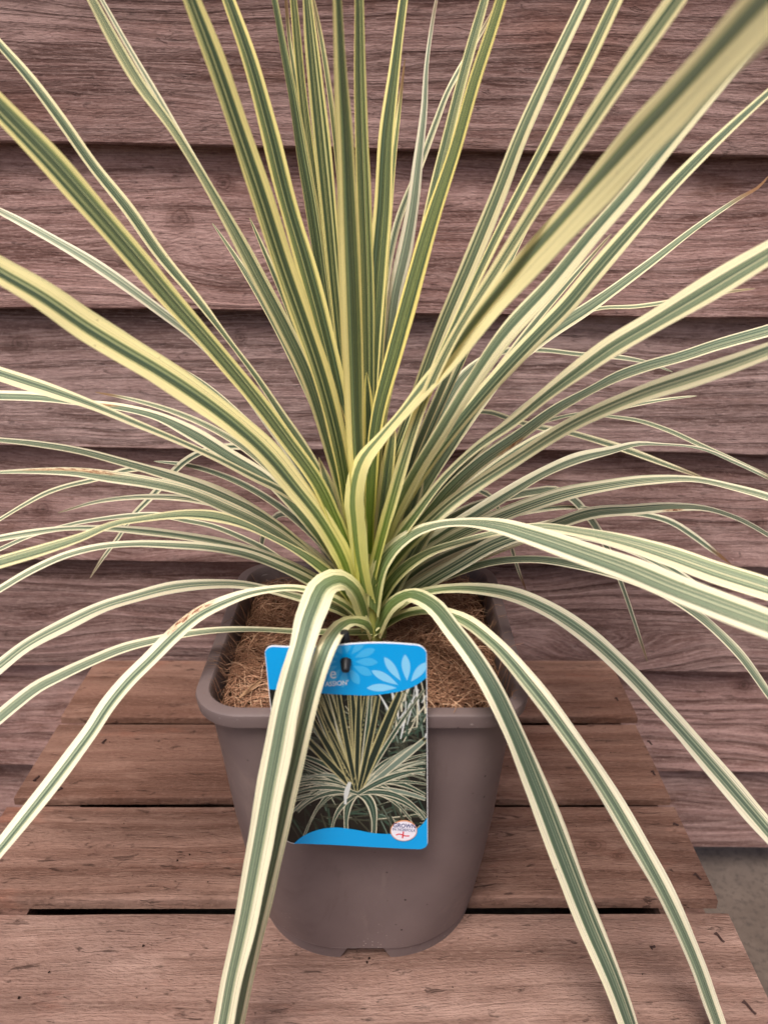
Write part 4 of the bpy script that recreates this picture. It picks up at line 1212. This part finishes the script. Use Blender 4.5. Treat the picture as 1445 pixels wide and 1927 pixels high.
# ---------------------------------------------------------------- black stake and pin that hold the label
M_black = plain('black plastic', lin(26, 27, 30), 0.45, 0.4)
pin = empty('label_stake', tuple(at(649, 1240, 0.478)))
tag(pin, 'black plastic stake with pin heads holding the blue label', 'stake')
def tube(name, pts, parent, mat, seg=16):
    """pts: (Vector, radius)"""
    vv, ff = [], []
    n_ = len(pts)
    for k, (p, r_) in enumerate(pts):
        d_ = (pts[min(k + 1, n_ - 1)][0] - pts[max(k - 1, 0)][0]).normalized()
        s_ = d_.cross(Vector((0, 0, 1)))
        if s_.length < 1e-3: s_ = Vector((1, 0, 0))
        s_.normalize(); u_ = s_.cross(d_)
        for m_ in range(seg):
            a_ = m_ * 2 * math.pi / seg
            vv.append(tuple(p + s_ * math.cos(a_) * r_ + u_ * math.sin(a_) * r_ - parent.location))
    for k in range(n_ - 1):
        for m_ in range(seg):
            a0, a1 = k * seg + m_, k * seg + (m_ + 1) % seg
            ff.append((a0, a1, a1 + seg, a0 + seg))
    ff.append(tuple(range(seg - 1, -1, -1))); ff.append(tuple((n_ - 1) * seg + m_ for m_ in range(seg)))
    o = mesh_obj(name, vv, ff, mat, parent, smooth=True); o.matrix_parent_inverse = Matrix.Identity(4)
    md = o.modifiers.new('edge', 'EDGE_SPLIT'); md.split_angle = R(40)
    return o
hp = at(651, 1243, CARDY - 0.001)
dirn = Vector((0.0, -0.86, -0.50)).normalized()
tube('front_head', [(hp - dirn * 0.0005, 0.0038), (hp + dirn * 0.0010, 0.0040), (hp + dirn * 0.0075, 0.0030), (hp + dirn * 0.0082, 0.0026)], pin, M_black)
bp = at(649, 1207, 0.4725)
tube('rear_head', [(bp + Vector((0, 0, -0.004)), 0.0042), (bp + Vector((0, 0, 0.000)), 0.0041), (bp + Vector((0, 0, 0.0075)), 0.0032), (bp + Vector((0, 0, 0.0084)), 0.0026)], pin, M_black)
tube('pin', [(hp - dirn * 0.001, 0.0016), (Vector((hp.x, CARDY + 0.01, hp.z + 0.001)), 0.0016), (Vector((bp.x, bp.y, bp.z - 0.006)), 0.0018)], pin, M_black)
tube('stake_rod', [(Vector((bp.x, bp.y, 0.24)), 0.0026), (Vector((bp.x, bp.y, 0.3)), 0.0030), (Vector((bp.x, bp.y, bp.z - 0.003)), 0.0034)], pin, M_black)

# ---------------------------------------------------------------- crumbs of compost on the boards
rs = random.Random(77)
vv, ff = [], []
def crumb(x_, y_, z_, r_):
    b = len(vv)
    for k in range(8):
        p = Vector(((k & 1) * 2 - 1, ((k >> 1) & 1) * 2 - 1, ((k >> 2) & 1) * 1.6)) * r_ * 0.6
        p += Vector((rs.uniform(-.4, .4), rs.uniform(-.4, .4), rs.uniform(-.3, .3))) * r_
        vv.append((x_ + p.x, y_ + p.y, z_ + max(0, p.z)))
    for q in ((0, 1, 3, 2), (4, 6, 7, 5), (0, 4, 5, 1), (2, 3, 7, 6), (0, 2, 6, 4), (1, 5, 7, 3)):
        ff.append(tuple(b + i for i in q))
for k in range(150):
    if k < 60:
        an = rs.uniform(math.pi, 2 * math.pi); d_ = 0.097 + abs(rs.gauss(0, 0.012))
        x_, y_ = PX + math.cos(an) * d_, PY + math.sin(an) * d_
    else:
        x_, y_ = rs.uniform(-0.4, 0.3), rs.uniform(0.42, 0.95)
    ok = any(r0 + 0.004 < y_ < r1 - 0.004 for (r0, r1, *_x) in rows)
    if not ok or (abs(x_ - PX) < 0.09 and abs(y_ - PY) < 0.08): continue
    crumb(x_, y_, 0.0009, rs.choice((0.0005, 0.0006, 0.0008, 0.0013)))
tag(mesh_obj('compost_crumbs', vv, ff, plain('compost', lin(40, 28, 24), 0.9, 0.1)), 'dark compost crumbs scattered on the table boards around the pot', 'crumbs', kind='stuff')
